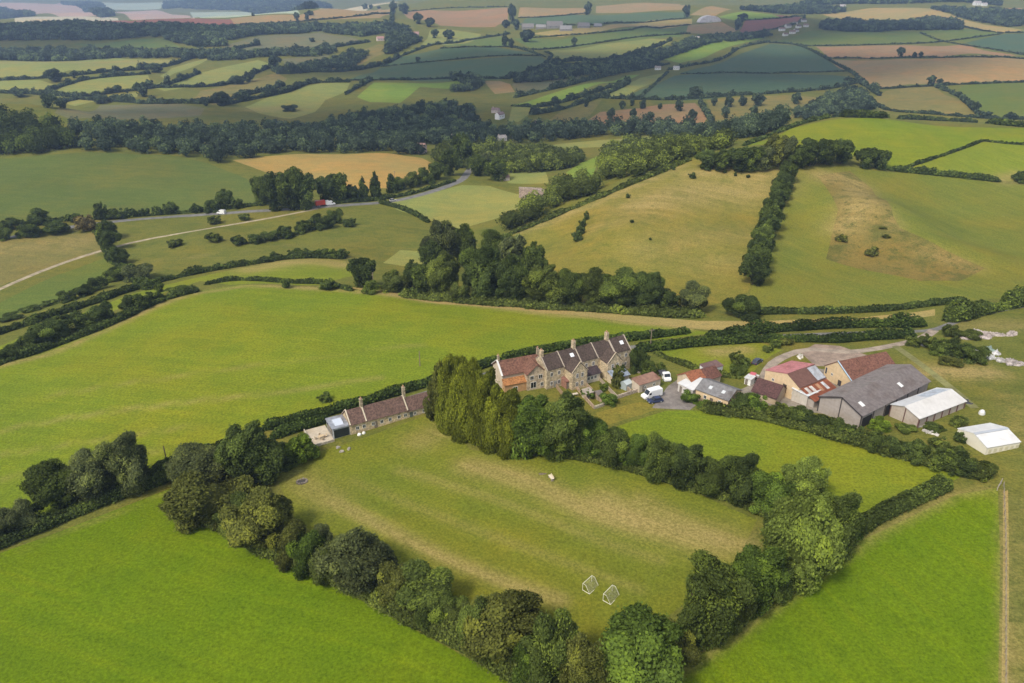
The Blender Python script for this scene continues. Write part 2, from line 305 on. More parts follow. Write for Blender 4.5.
# ------------------------------------------------------------------ fields: pixel outlines thrown on the terrain, then cut into the ground sheet
C_ = dict(lime=(.188, .242, .016), lime2=(.205, .245, .022), vivid=(.138, .21, .005), green=(.14, .185, .034), mid=(.178, .203, .020), olive=(.15, .16, .035),
          dome=(.128, .165, .036), hill=(.235, .212, .038), bowl=(.178, .198, .030), mound=(.20, .168, .044), rough=(.175, .18, .034), gold=(.40, .295, .09), tan=(.36, .26, .11),
          straw=(.40, .315, .11), pink=(.52, .38, .29), red=(.26, .12, .085), brown=(.245, .21, .062), teal=(.085, .14, .072), teal2=(.105, .165, .075),
          fgreen=(.14, .20, .05), fyel=(.27, .295, .08), fbright=(.22, .32, .045), pale=(.55, .50, .32), palemint=(.42, .50, .36), orange=(.35, .225, .11), grey=(.19, .19, .09))
FIELDS = [
 # name, colour, streak angle (px direction), label, outline
 ('field', 'pink', 0, 'pale pink stubble field on the skyline at the far top left', [(-60, 1), (60, 3), (85, 9), (103, 16), (62, 18), (30, 14), (-60, 9)]),
 ('field', 'pale', 0, 'thin cream strip field under the pink stubble on the skyline', [(15, 18), (118, 18), (118, 21.5), (15, 22)]),
 ('field', 'palemint', 0, 'pale mint field on the skyline between two blue woods', [(85, 2.5), (165, 2.5), (160, 9), (100, 9)]),
 ('field', 'pink', 0, 'pale pink field below the mint field on the skyline', [(112, 12), (155, 10), (190, 16), (195, 19), (130, 19)]),
 ('field', 'palemint', 0, 'whitish green field below the long blue wood on the skyline', [(190, 12), (285, 11), (300, 14), (200, 18)]),
 ('field', 'pale', 0, 'pale yellow field at the end of the long blue wood', [(305, 3), (400, 2), (370, 7), (320, 9)]),
 ('field', 'red', 0, 'dull red ploughed strip along the top of the dark wood', [(75, 26), (85, 22), (130, 21), (200, 18.5), (235, 19), (250, 25), (190, 30), (140, 29)]),
 ('field', 'tan', 0, 'long tan stubble strip on the ridge with two trees', [(235, 25), (230, 18.5), (300, 15), (380, 8), (395, 12), (380, 18), (300, 22)]),
 ('field', 'fgreen', 0, 'thin green glade between two bands of far wood', [(70, 44), (165, 38), (180, 47), (130, 48)]),
 ('field', 'fyel', 0, 'wide light green field under the dark band of wood', [(-60, 62), (0, 61), (100, 58), (185, 60), (165, 67), (110, 72), (70, 70), (50, 76), (-60, 82)]),
 ('field', 'fyel', 0, 'small light green field at the left edge below the wide light one', [(-60, 85), (40, 80), (55, 85), (50, 90), (0, 92), (-60, 93)]),
 ('field', 'fyel', 0, 'light green tongue-shaped field between two bushy hedges', [(42, 95), (85, 80), (148, 75), (150, 80), (135, 87), (60, 97)]),
 ('field', 'fyel', 0, 'narrow pale green strip under the tongue-shaped field', [(63, 103), (100, 96), (138, 92), (137, 97), (110, 98), (75, 106)]),
 ('field', 'grey', 0, 'brownish green field just above the dark left wood', [(55, 113), (100, 105), (150, 104), (205, 108), (200, 116), (150, 119), (110, 119), (70, 119)]),
 ('field', 'fyel', 0, 'slanting yellow-green field, brightest on the left far slope', [(148, 87), (200, 73), (258, 60), (273, 65), (252, 74), (222, 85), (165, 91)]),
 ('field', 'fyel', 0, 'small wedge of light grass above the slanting yellow-green field', [(160, 76), (172, 68), (200, 60), (212, 57), (198, 65), (175, 73), (165, 79)]),
 ('field', 'brown', 0, 'brown pasture below the slanting yellow-green field', [(200, 91), (225, 86), (262, 77), (277, 72), (287, 79), (280, 88), (240, 97), (212, 105), (195, 98)]),
 ('field', 'fyel', 0, 'half dry green field above the dark valley trees', [(245, 107), (290, 90), (320, 83.5), (350, 83), (346, 92), (325, 100), (315, 112), (290, 119), (258, 113)]),
 ('field', 'grey', 0, 'grey-green hillside pasture with one lone bush', [(222, 48), (260, 36), (320, 32), (360, 40), (372, 42), (330, 47), (270, 52), (228, 53)]),
 ('field', 'grey', 0, 'small grey-green paddock below the hillside pasture', [(282, 59), (330, 54), (320, 64), (285, 67)]),
 ('field', 'brown', 0, 'scrubby brown pasture beside the far red-roofed farm', [(335, 61), (380, 44), (392, 50), (365, 62), (340, 70), (310, 72)]),
 ('field', 'fbright', 0, 'vivid green field in the middle of the far slope', [(357, 97), (374, 82.5), (463, 80), (462, 89), (420, 87), (408, 97), (400, 103), (370, 102)]),
 ('field', 'teal2', 0, 'dark bluish green crop field above the vivid one', [(348, 80), (380, 68), (400, 65), (500, 57.5), (540, 56.5), (553, 64), (520, 72), (505, 79), (400, 79.5)]),
 ('field', 'teal2', 0, 'narrow bluish crop strip above the dark crop field', [(378, 67), (395, 58), (440, 49), (500, 47.5), (535, 53), (500, 56), (400, 64)]),
 ('field', 'fgreen', 0, 'thin green wedge under the big tan field', [(443, 47), (460, 42), (500, 36), (512, 42), (509, 47)]),
 ('field', 'fyel', 0, 'small light paddock with trees beside the big tan field', [(422, 45), (430, 30), (445, 29), (481, 34), (480, 37), (450, 45)]),
 ('field', 'orange', 0, 'big tan ploughed field at the top of the far slope', [(403, 13), (420, 10), (508, 7.5), (508, 20), (495, 27), (440, 25.5), (408, 18)]),
 ('field', 'tan', 0, 'yellow stubble strip right of the tall trees on the ridge', [(518, 18), (520, 7.5), (592, 8), (588, 14), (550, 17)]),
 ('field', 'tan', 0, 'pale stubble field on the ridge above the long green strip', [(596, 13), (596, 6), (680, 4), (690, 10), (640, 12)]),
 ('field', 'teal2', 0, 'long green strip below the ridge stubble', [(519, 25), (525, 19), (590, 15), (640, 13), (688, 12), (688, 18), (600, 24.5)]),
 ('field', 'straw', 0, 'thin straw strip beside the far sheds', [(530, 34), (600, 27), (650, 20), (692, 19), (692, 24), (600, 31.5), (560, 37)]),
 ('field', 'fgreen', 0, 'long curved green field turning tan at its upper end', [(530, 48), (512, 38), (560, 39.5), (600, 34), (640, 27), (690, 24), (680, 37), (600, 43), (540, 50)]),
 ('field', 'tan', 0, 'tan end piece next to the long curved green field', [(688, 25), (722, 22), (738, 30), (725, 34.5), (690, 33), (684, 36)]),
 ('field', 'fyel', 0, 'yellowish grass field above the wooded lane', [(547, 51), (600, 44.5), (650, 38.5), (674, 40), (660, 48), (620, 57), (578, 63), (560, 61), (550, 57)]),
 ('field', 'red', 0, 'dull red ploughed field left of the village', [(740, 31), (745, 21), (798, 16), (802, 20), (765, 32), (742, 34)]),
 ('field', 'fbright', 0, 'small bright field above the red ploughed one', [(718, 17), (745, 11.5), (772, 14.5), (782, 18), (745, 20.5), (735, 20.5)]),
 ('field', 'tan', 0, 'small tan patch beside the white dome-shaped tunnel', [(690, 15), (712, 6), (732, 9.5), (715, 16)]),
 ('field', 'fbright', 0, 'bright narrow strip in the middle distance under a hedge of trees', [(513, 105), (560, 91), (600, 82), (627, 75.5), (640, 74.5), (625, 81), (570, 97), (548, 105)]),
 ('field', 'fyel', 0, 'small olive field below the bright narrow strip', [(509, 121), (512, 107), (546, 106.5), (530, 114), (518, 122)]),
 ('field', 'brown', 0, 'rough brown pasture below the bright narrow strip', [(543, 124), (560, 112), (602, 99), (598, 105), (590, 116), (570, 123)]),
 ('field', 'tan', 0, 'small tan clearing above the farm with the white gable', [(484, 81), (500, 81), (510, 84), (515, 92), (495, 94)]),
 ('field', 'grey', 0, 'grey-green field right of the small tan clearing', [(512, 84), (550, 76), (582, 71), (578, 79), (530, 94), (516, 92)]),
 ('field', 'fyel', 0, 'olive wedge left of the dark teal fields', [(600, 97), (600, 92), (640, 78), (667, 72.5), (660, 78), (628, 97)]),
 ('field', 'fbright', 0, 'bright narrow strip on the far slope beside the wooded lane', [(663, 59), (685, 52), (735, 38), (768, 36.5), (735, 45), (700, 59), (680, 63)]),
 ('field', 'teal', 0, 'upper dark teal crop field on the far slope', [(680, 73), (710, 66), (770, 44), (800, 46), (830, 62), (848, 71), (785, 72), (700, 74.5)]),
 ('field', 'teal', 0, 'lower dark teal crop field on the far slope', [(628, 97), (675, 75.5), (790, 74), (850, 77), (862, 81), (820, 89), (750, 95), (660, 99)]),
 ('field', 'orange', 0, 'orange-brown pasture dotted with dark round trees', [(588, 120), (600, 112), (640, 108), (695, 103), (707, 118), (702, 126), (600, 126)]),
 ('field', 'brown', 0, 'green and tan pasture dotted with trees below the teal fields', [(706, 100), (790, 95), (822, 98), (815, 111), (790, 119), (770, 123), (716, 124)]),
 ('field', 'straw', 0, 'wide pale field near the top right', [(822, 14), (870, 8), (930, 8.5), (950, 14), (965, 20), (1010, 28), (1024, 30), (1000, 33.5), (960, 26), (950, 22), (905, 19), (880, 24), (845, 21)]),
 ('field', 'green', 0, 'long green field right of the village', [(776, 41), (810, 31), (824, 30), (915, 32), (940, 41.5), (890, 44.5), (824, 45.5), (800, 46)]),
 ('field', 'green', 0, 'green wedge below the row of dark trees at top right', [(918, 32), (960, 28), (1002, 34), (965, 42), (945, 41)]),
 ('field', 'teal', 0, 'dark green crop field at the upper right edge', [(965, 43), (1005, 34), (1080, 33), (1080, 58), (1020, 55), (990, 48)]),
 ('field', 'orange', 0, 'orange stubble strip with two lone trees', [(816, 46.5), (890, 45.5), (965, 44), (1018, 55.5), (940, 57.5), (828, 58)]),
 ('field', 'tan', 0, 'wide tan stubble field below the orange strip', [(829, 59), (930, 59), (1080, 57), (1080, 80), (960, 84), (910, 84), (885, 87.5), (868, 85), (850, 72)]),
 ('field', 'brown', 0, 'brownish green knoll field below the wide tan stubble', [(874, 98), (888, 90), (920, 86), (936, 87), (955, 98), (976, 116), (930, 114), (880, 111)]),
 ('field', 'green', 0, 'deep green field at the right edge above the bright crest', [(958, 90), (965, 85), (1080, 80), (1080, 119), (1000, 119), (980, 113), (970, 101)]),
 ('field', 'orange', 0, 'small reddish field in the top right corner', [(995, 9), (1080, 7), (1080, 18), (1012, 19)]),
 ('field', 'fgreen', 0, 'small green field beside the reddish top corner field', [(963, 8), (994, 9), (1008, 19), (970, 17)]),
 ('field', 'fyel', 0, 'pale grass strip at the foot of the far wood in the valley', [(508, 146), (560, 144), (590, 141), (650, 136), (657, 143), (600, 147), (540, 150)]),
 ('field', 'gold', 0, 'golden ripe corn field beside the valley road', [(232, 160), (260, 157), (320, 154), (389, 153.5), (422, 158), (441, 168), (420, 179), (390, 188), (340, 190), (310, 184), (265, 172)]),
 ('field', 'fyel', 3, 'yellow-green pasture between the road and the stone bridge', [(383, 203), (420, 196), (462, 185), (490, 186), (527, 196), (522, 206), (495, 219), (460, 229), (440, 223), (400, 211)]),
 ('field', 'fbright', 0, 'small vivid green paddock between valley trees', [(566, 173), (580, 163), (602, 154), (597, 165), (592, 180), (580, 182)]),
 ('field', 'fyel', 0, 'pale garden meadow behind the stone bridge', [(503, 173), (545, 171), (549, 183), (508, 183)]),
 ('field', 'dome', 4, 'domed dark green field above the road at left', [(-80, 163), (0, 159), (60, 154), (90, 152), (170, 155), (210, 164), (247, 179), (264, 196), (264, 204), (240, 207), (215, 210), (150, 212), (60, 219), (0, 224), (-80, 229)]),
 ('field', 'brown', 6, 'brownish pasture at the left edge below the road', [(-80, 245), (0, 241), (97, 232), (107, 252), (60, 264), (0, 286), (-80, 312)]),
 ('field', 'green', 0, 'green wedge at the left edge below the pale track', [(-80, 340), (0, 303), (60, 274), (107, 257), (127, 275), (60, 300), (0, 319), (-80, 350)]),
 ('field', 'fyel', 0, 'small bright green corner beside the belt of trees', [(383, 263), (400, 250), (427, 252), (422, 269)]),
 ('field', 'lime2', 8, 'curved strip field with a golden upper end', [(-80, 385), (-40, 362), (0, 346), (60, 321), (160, 286), (240, 268.5), (320, 258), (350, 262), (352, 276), (322, 285), (230, 285), (200, 281), (150, 298), (80, 321), (30, 341), (-40, 376)]),
 ('field', 'lime', 14, 'large smooth lime green field behind the cottages', [(-120, 600), (-120, 410), (0, 359), (60, 346), (130, 319), (200, 290.5), (240, 285), (330, 288), (450, 302), (560, 313), (690, 329), (712, 333), (640, 341), (560, 350.5), (500, 362), (440, 380), (330, 415), (265, 430), (160, 472), (0, 536)]),
 ('field', 'straw', 2, 'long golden dry strip along the far edge of the lime field', [(330, 285.5), (450, 299.5), (560, 308.5), (700, 321), (850, 319), (900, 314), (935, 309), (935, 315.5), (860, 326), (720, 330.5), (600, 318), (440, 304)]),
 ('field', 'vivid', 20, 'vivid green field filling the near left corner', [(-420, 700), (0, 553), (172, 488), (200, 512), (300, 567), (400, 622), (520, 686), (640, 760), (700, 900), (-700, 900)]),
 ('field', 'mid', 33, 'mown olive field with dry strips enclosed by trees', [(275, 476), (318, 452), (345, 444), (440, 411), (470, 450), (600, 462), (690, 490), (757, 520), (735, 565), (690, 600), (620, 650), (570, 660), (480, 616), (350, 560), (296, 520)]),
 ('field', 'lime', 12, 'bright green paddock between the tree row and the farm hedge', [(612, 428), (665, 411), (740, 411), (850, 435), (962, 476), (940, 488), (858, 527), (830, 500), (740, 478), (640, 452)]),
 ('field', 'vivid', 70, 'vivid green field filling the near right corner', [(640, 700), (720, 640), (850, 546), (958, 494), (998, 488), (1000, 560), (996, 900), (560, 900)]),
 ('field', 'straw', 88, 'narrow dry strip along the wire fence at right', [(1003, 492), (1008, 490), (1009, 560), (1008, 900), (1000, 900), (1003, 560)]),
 ('field', 'hill', 20, 'round yellowing grass hill in the centre right', [(502, 236), (530, 227), (560, 214), (620, 189), (660, 172), (690, 159), (720, 166), (785, 170), (776, 210), (758, 260), (748, 292), (700, 309), (640, 306), (570, 300), (515, 262)]),
 ('field', 'bowl', 60, 'hollow hillside meadow with a rough brown mound', [(750, 292), (765, 260), (782, 215), (800, 170), (830, 164), (880, 171), (930, 174), (1000, 183), (1120, 187), (1120, 286), (1024, 296), (960, 302), (860, 310), (755, 314)]),
 ('field', 'mound', 40, 'rough brown mound in the middle of the hollow meadow', [(818, 176), (850, 171), (872, 189), (893, 215), (900, 228), (945, 250), (985, 268), (960, 281), (920, 281), (870, 271), (826, 259), (832, 235), (838, 210), (828, 190)]),
 ('field', 'lime', 5, 'bright lime field on the right hill crest', [(744, 146), (790, 129), (830, 120), (900, 121), (1024, 128), (1120, 136), (1120, 146), (1024, 144), (982, 141), (905, 168), (885, 169), (840, 150), (790, 146)]),
 ('field', 'lime2', 70, 'lighter bright field at the right below the crest field', [(907, 169), (983, 142), (1024, 145.5), (1120, 148), (1120, 180), (1005, 181), (960, 176)]),
 ('field', 'lime2', 10, 'small rough meadow between the parked vans and the lane', [(652, 351), (700, 346), (762, 343), (782, 350), (762, 362), (748, 378), (712, 372), (672, 358)]),
 ('field', 'hill', 0, 'dry yellow patch below the white van', [(585, 416), (640, 402), (668, 406), (640, 415), (600, 428)]),
]
STRIPS = [  # roads and tracks: name, colour, label, width (m), pixel line
 ('road', (.16, .155, .15), 'grey valley road curving past the golden corn field', 5.5, [(-80, 250), (0, 239), (40, 232), (100, 223), (180, 216), (260, 211), (320, 207), (385, 202), (420, 195), (458, 182), (468, 172), (472, 165)]),
 ('track', (.34, .28, .185), 'pale farm track rising to the valley road', 2.6, [(-80, 325), (0, 289), (60, 264), (130, 243), (200, 230), (270, 218), (318, 208.5)]),
 ('lane', (.15, .145, .135), 'narrow lane between hedges behind the cottages', 2.4, [(1120, 296), (1024, 306), (968, 318), (942, 327), (925, 331), (850, 333), (760, 336.5), (690, 341), (640, 346), (560, 358), (500, 370), (440, 389), (380, 407), (345, 417)]),
 ('track', (.31, .25, .19), 'stony track from the farm yard to the lane', 3.0, [(762, 382), (772, 364), (790, 354), (812, 349), (850, 352), (895, 345), (922, 338), (934, 330)]),
 ('track', (.19, .185, .06), 'grassy wheel track past the grey barn', 2.2, [(895, 346), (915, 360), (945, 383), (975, 408)]),
]
YARDS = [
 ('yard', (.20, .175, .155), 'tarmac parking yard with the white vans', [(652, 408), (668, 386), (690, 372), (704, 372), (722, 384), (705, 398), (690, 410)]),
 ('yard', (.27, .20, .15), 'bare brown earth yard behind the pink-roofed barn', [(800, 352), (815, 344), (840, 346), (870, 356), (850, 366), (815, 366)]),
 ('yard', (.22, .19, .15), 'farm yard ground between the barns', [(735, 392), (762, 380), (800, 366), (850, 372), (885, 380), (900, 402), (860, 420), (810, 412), (760, 404)]),
]
DRY = [  # worn and dry marks in the grass: pixel line, width (m), strength
 ([(330, 500), (380, 525), (440, 556), (500, 580), (560, 600)], 1.9, .7), ([(300, 478), (330, 500)], 5, .45),
 ([(470, 466), (530, 482), (600, 515), (680, 535), (745, 545)], 4, .7), ([(600, 503), (660, 525), (720, 540)], 5.5, .75), ([(640, 500), (745, 548)], 3, .6),
 ([(400, 470), (500, 500), (600, 540), (660, 560)], 1.6, .35), ([(350, 480), (450, 520), (560, 560), (640, 590)], 1.2, .3), ([(420, 440), (440, 432)], 5, .5),
 ([(255, 268), (310, 260), (345, 264)], 9, .8), ([(0, 365), (60, 350), (200, 292), (330, 289), (450, 303), (690, 329)], 2.2, .8),
 ([(0, 430), (120, 410), (280, 392), (380, 378)], 1.2, .4), ([(0, 480), (100, 460), (160, 450)], 1.2, .35), ([(50, 395), (220, 370), (420, 345)], 1.0, .3), ([(0, 455), (200, 425)], .9, .3),
 ([(640, 205), (700, 190), (740, 190), (765, 180)], 16, .75), ([(520, 232), (600, 202), (680, 166)], 5, .8), ([(650, 250), (700, 235), (750, 235)], 12, .35), ([(600, 225), (660, 215)], 8, .35), ([(700, 265), (740, 262)], 10, .3), ([(690, 175), (720, 172)], 10, .7),
 ([(822, 176), (850, 180), (862, 200), (845, 225)], 9, .75), ([(850, 190), (880, 205), (893, 225)], 5, .45), ([(925, 250), (975, 268)], 4, .5),
 ([(1004, 492), (1006, 690)], 1.0, .6), ([(900, 500), (990, 490)], 1.5, .4), ([(715, 352), (745, 350)], 3.5, .8), ([(930, 372), (990, 372)], 5, 1.0), ([(960, 325), (1024, 325)], 6, .55),
 ([(1000, 180), (1024, 176)], 6, .8), ([(640, 700), (730, 640), (860, 545), (950, 498)], 1.0, .5), ([(20, 550), (170, 492)], .8, .3),
 ([(0, 250), (60, 245), (95, 240)], 10, .35), ([(150, 262), (250, 250), (330, 240)], 1.2, .3), ([(1015, 400), (1024, 440)], 5, .3), ([(1020, 500), (1022, 683)], 2, .3),
 ([(250, 110), (290, 108)], 14, .6), ([(640, 115), (690, 112)], 20, .3), ([(0, 62), (180, 62)], 22, .45),
]
WPOLY = []     # (u,v) outlines in paint order
def to_uv(P): return np.c_[np.arctan2(P[:, 0], P[:, 1]), np.log(np.hypot(P[:, 0], P[:, 1]))]
def smooth_px(p, closed=False, n=3):
    p = np.asarray(p, float); k = len(p); out = []
    rng = range(k if closed else k - 1)
    for i in rng:
        g = (lambda q: p[q % k]) if closed else (lambda q: p[min(max(q, 0), k - 1)])
        a, b, c, d = g(i - 1), g(i), g(i + 1), g(i + 2)
        for t in np.linspace(0, 1, n, endpoint=False):
            out.append(.5 * (2 * b + (c - a) * t + (2 * a - 5 * b + 4 * c - d) * t * t + (3 * b - a - 3 * c + d) * t ** 3))
    if not closed: out.append(p[-1])
    return np.array(out)
def resample(P, step):
    P = np.asarray(P, float); s = np.r_[0, np.cumsum(np.linalg.norm(np.diff(P, axis=0), axis=1))]
    n = max(2, int(s[-1] / step) + 1); q = np.linspace(0, s[-1], n)
    return np.stack([np.interp(q, s, P[:, i]) for i in range(P.shape[1])], 1)
ITEMS = []     # (name, colour, label, streak angle, material, uv polygon)
DST = .013
def dense(P):
    out = []
    for a, b in zip(P, np.roll(P, -1, axis=0)):
        k = max(1, int(np.linalg.norm(b - a) / (.05 * np.hypot(*(a + b)[:2]) / 2))); out += [a + (b - a) * j / k for j in range(k)]
    return np.array(out)
for nm, c, ang, lab, pl in FIELDS:
    ITEMS.append((nm, C_[c], lab, ang, 'tussock' if c == 'mound' else 'rough' if c in ('hill', 'brown', 'rough') else 'grass', to_uv(dense(hit(pl)))))
for nm, c, lab, pl in YARDS:
    ITEMS.append((nm, c, lab, 0, 'road', to_uv(hit(pl))))
def line_world(pl, step=4.0):
    P = hit(smooth_px(pl)); Q = resample(P[:, :2], step); return np.c_[Q, hgt(Q[:, 0], Q[:, 1])]
for nm, c, lab, wd, pl in STRIPS:
    P = line_world(pl, 5.0)[:, :2]; t = np.gradient(P, axis=0); t /= np.linalg.norm(t, axis=1)[:, None] + 1e-9
    nn = np.c_[-t[:, 1], t[:, 0]]; q = np.r_[P + nn * wd / 2, (P - nn * wd / 2)[::-1]]
    ITEMS.append((nm, c, lab, 0, 'road', to_uv(q)))

def inside(poly, q):
    r = np.zeros(len(q), bool); x, y = q[:, 0], q[:, 1]; m = len(poly)
    lo, hi = poly.min(0), poly.max(0)
    cand = np.where((x >= lo[0]) & (x <= hi[0]) & (y >= lo[1]) & (y <= hi[1]))[0]
    xs, ys = x[cand], y[cand]; rr_ = np.zeros(len(cand), bool)
    for i in range(m):
        a, b = poly[i], poly[(i + 1) % m]
        if a[1] == b[1]: continue
        c = ((a[1] > ys) != (b[1] > ys)) & (xs < (b[0] - a[0]) * (ys - a[1]) / (b[1] - a[1]) + a[0])
        rr_ ^= c
    r[cand] = rr_; return r

pts, eds = [], []
for it in ITEMS:
    p = it[5]; p = np.r_[p, p[:1]]; b0 = len(pts)
    for a, b in zip(p[:-1], p[1:]):
        k = max(1, int(np.linalg.norm(b - a) / DST))
        for j in range(k): pts.append(a + (b - a) * j / k)
    n_ = len(pts) - b0
    eds += [(b0 + i, b0 + (i + 1) % n_) for i in range(n_)]
uu = np.arange(-1.15, 1.1501, DST); vv = np.arange(math.log(24), math.log(9100), DST)
UU, VV = np.meshgrid(uu, vv); UU = UU + DST * .25 * (np.arange(len(vv)) % 2)[:, None]
gp = np.c_[UU.ravel(), VV.ravel()]
# thin the grid outside the picture
keep = (np.abs(gp[:, 0]) < .72) | ((np.arange(len(gp)) % 4) == 0)
gp = gp[keep]
allp = [Vector((float(a), float(b))) for a, b in pts] + [Vector((float(a), float(b))) for a, b in gp]
rv, re_, rf, *_ = delaunay_2d_cdt(allp, eds, [], 0, 1e-7)
cv = np.array([(v.x, v.y) for v in rv]); tri = np.array(rf)
cen = cv[tri].mean(1); owner = np.full(len(tri), -1)
for i, it in enumerate(ITEMS): owner[inside(it[5], cen)] = i
wx = np.exp(cv[:, 1]) * np.sin(cv[:, 0]); wy = np.exp(cv[:, 1]) * np.cos(cv[:, 0]); wz = hgt(wx, wy)
e_ = np.maximum(.6, np.exp(cv[:, 1]) * .008)
nx = -(hgt(wx + e_, wy) - hgt(wx - e_, wy)) / (2 * e_); ny = -(hgt(wx, wy + e_) - hgt(wx, wy - e_)) / (2 * e_)
nrm = np.stack([nx, ny, np.ones_like(nx)], 1); nrm /= np.linalg.norm(nrm, axis=1)[:, None]
wv = np.stack([wx, wy, wz], 1)
def seg_dist(P, L):
    d = np.full(len(P), 1e9)
    for a, b in zip(L[:-1], L[1:]):
        ab = b - a; t = np.clip(((P - a) @ ab) / (ab @ ab + 1e-9), 0, 1)
        d = np.minimum(d, np.linalg.norm(P - (a + t[:, None] * ab), axis=1))
    return d
dry = np.zeros(len(wv))
for pl, wd, s in DRY:
    L = line_world(pl, 6)[:, :2]; d = seg_dist(wv[:, :2], L)
    dry = np.maximum(dry, s * np.exp(-(d / wd) ** 2))
for i in range(-1, len(ITEMS)):
    t = tri[owner == i]
    if not len(t): continue
    a_, b_, c_ = cv[t[:, 0]], cv[t[:, 1]], cv[t[:, 2]]
    cr = (b_[:, 0] - a_[:, 0]) * (c_[:, 1] - a_[:, 1]) - (b_[:, 1] - a_[:, 1]) * (c_[:, 0] - a_[:, 0])
    t = np.where(cr[:, None] < 0, t[:, ::-1], t)
    idx, inv = np.unique(t, return_inverse=True); f = inv.reshape(t.shape)
    nm, c, lab, ang, mt = ('ground', C_['rough'], 'rough grass ground running to the horizon', 10, 'rough') if i < 0 else ITEMS[i][:5]
    me = np_mesh(nm, wv[idx], f, True)
    A = math.radians(ang); P = wv[idx]
    fattr(me, 'dry', dry[idx]); fattr(me, 'streak', np.c_[-P[:, 0] * math.sin(A) - P[:, 1] * math.cos(A), P[:, 0] * math.cos(A) - P[:, 1] * math.sin(A), np.zeros(len(P))], 'FLOAT_VECTOR')
    me.normals_split_custom_set_from_vertices([tuple(v) for v in nrm[idx]])
    o = link(nm, me, M[mt], color=c); tag(o, lab, nm if i >= 0 else 'ground', kind='structure')
# ------------------------------------------------------------------ foliage
def unit(v): return v / (np.linalg.norm(v, axis=1)[:, None] + 1e-9)
def cards(P, N, size, rng, tilt=.6):
    """one small crooked leaf spray (quad) at every point, facing roughly along N"""
    n = len(P); N = unit(N + tilt * rng.normal(size=(n, 3)))
    a = unit(np.cross(N, rng.normal(size=(n, 3)))); b = np.cross(N, a)
    s = (size * rng.uniform(.55, 1.35, n))[:, None]
    q = []
    for ca, cb in ((-1, -.6), (.7, -1), (1, .7), (-.6, 1)):
        q.append(P + a * s * .5 * ca * rng.uniform(.6, 1.2, (n, 1)) + b * s * .5 * cb * rng.uniform(.6, 1.2, (n, 1)) + N * s * rng.uniform(-.2, .2, (n, 1)))
    v = np.stack(q, 1).reshape(-1, 3); f = np.arange(4 * n).reshape(n, 4)
    return v, f
def ico(sub):
    import bmesh
    bm = bmesh.new(); bmesh.ops.create_icosphere(bm, subdivisions=sub, radius=1)
    v = np.array([x.co[:] for x in bm.verts]); f = np.array([[q.index for q in x.verts] for x in bm.faces]); bm.free()
    return v, f
ICO1, ICO2 = ico(1), ico(2)
def leaf_mesh(name, parts):
    """parts: list of (verts, faces (n,3|4), leaf tone per vert)"""
    V, Fq, T, o = [], [], [], 0
    for v, f, t in parts:
        if f.shape[1] == 3: f = np.c_[f, f[:, 2]]
        V.append(v); Fq.append(f + o); T.append(t); o += len(v)
    V = np.concatenate(V); Fq = np.concatenate(Fq); T = np.concatenate(T)
    tri_ = Fq[:, 2] == Fq[:, 3]; f = np.concatenate([Fq[~tri_][:, [0, 1, 2]], Fq[~tri_][:, [0, 2, 3]], Fq[tri_][:, :3]])
    me = np_mesh(name, V, f); 
    if len(me.vertices) == len(V): fattr(me, 'leaf', T)
    me.materials.append(M['leaf']); return me
def crown_shape(kind, rng):
    """blobs (centre, radius) in a unit box: width 1, height 1, z from 0"""
    B = []
    if kind == 'conifer':
        for k in range(22):
            z = rng.uniform(.06, .95); r = .40 * (1 - z ** 2.4) + .05; a = rng.uniform(0, 6.283)
            B.append((r * .6 * math.cos(a), r * .6 * math.sin(a), z + rng.uniform(-.05, .05), .06 + r * .36))
        B.append((0, 0, .3, .30)); B.append((0, 0, .6, .2)); B.append((0, 0, .9, .09))
    elif kind == 'bush':
        for k in range(26):
            a = rng.uniform(0, 6.283); rad = .40 * math.sqrt(rng.uniform(0.05, 1)); z = rng.uniform(.12, .78) * (1 - .9 * rad * rad)
            B.append((rad * math.cos(a), rad * math.sin(a), z, rng.uniform(.08, .20)))
        B.append((0, 0, .35, .33))
    else:
        top = .62 if kind == 'round' else .58
        n = 40 if kind == 'round' else 42
        for k in range(n):
            d = rng.normal(size=3); d /= np.linalg.norm(d)
            if d[2] < -.65: d[2] *= -.4
            zr = .36 if kind == 'round' else .38
            q = rng.uniform(.75, 1.12); B.append((d[0] * .36 * q, d[1] * .36 * q, .54 + d[2] * zr * q, rng.uniform(.065, .17)))
        B.append((0, 0, .52, .34)); B.append((rng.uniform(-.1, .1), rng.uniform(-.1, .1), .22, .26))
    return np.array(B)
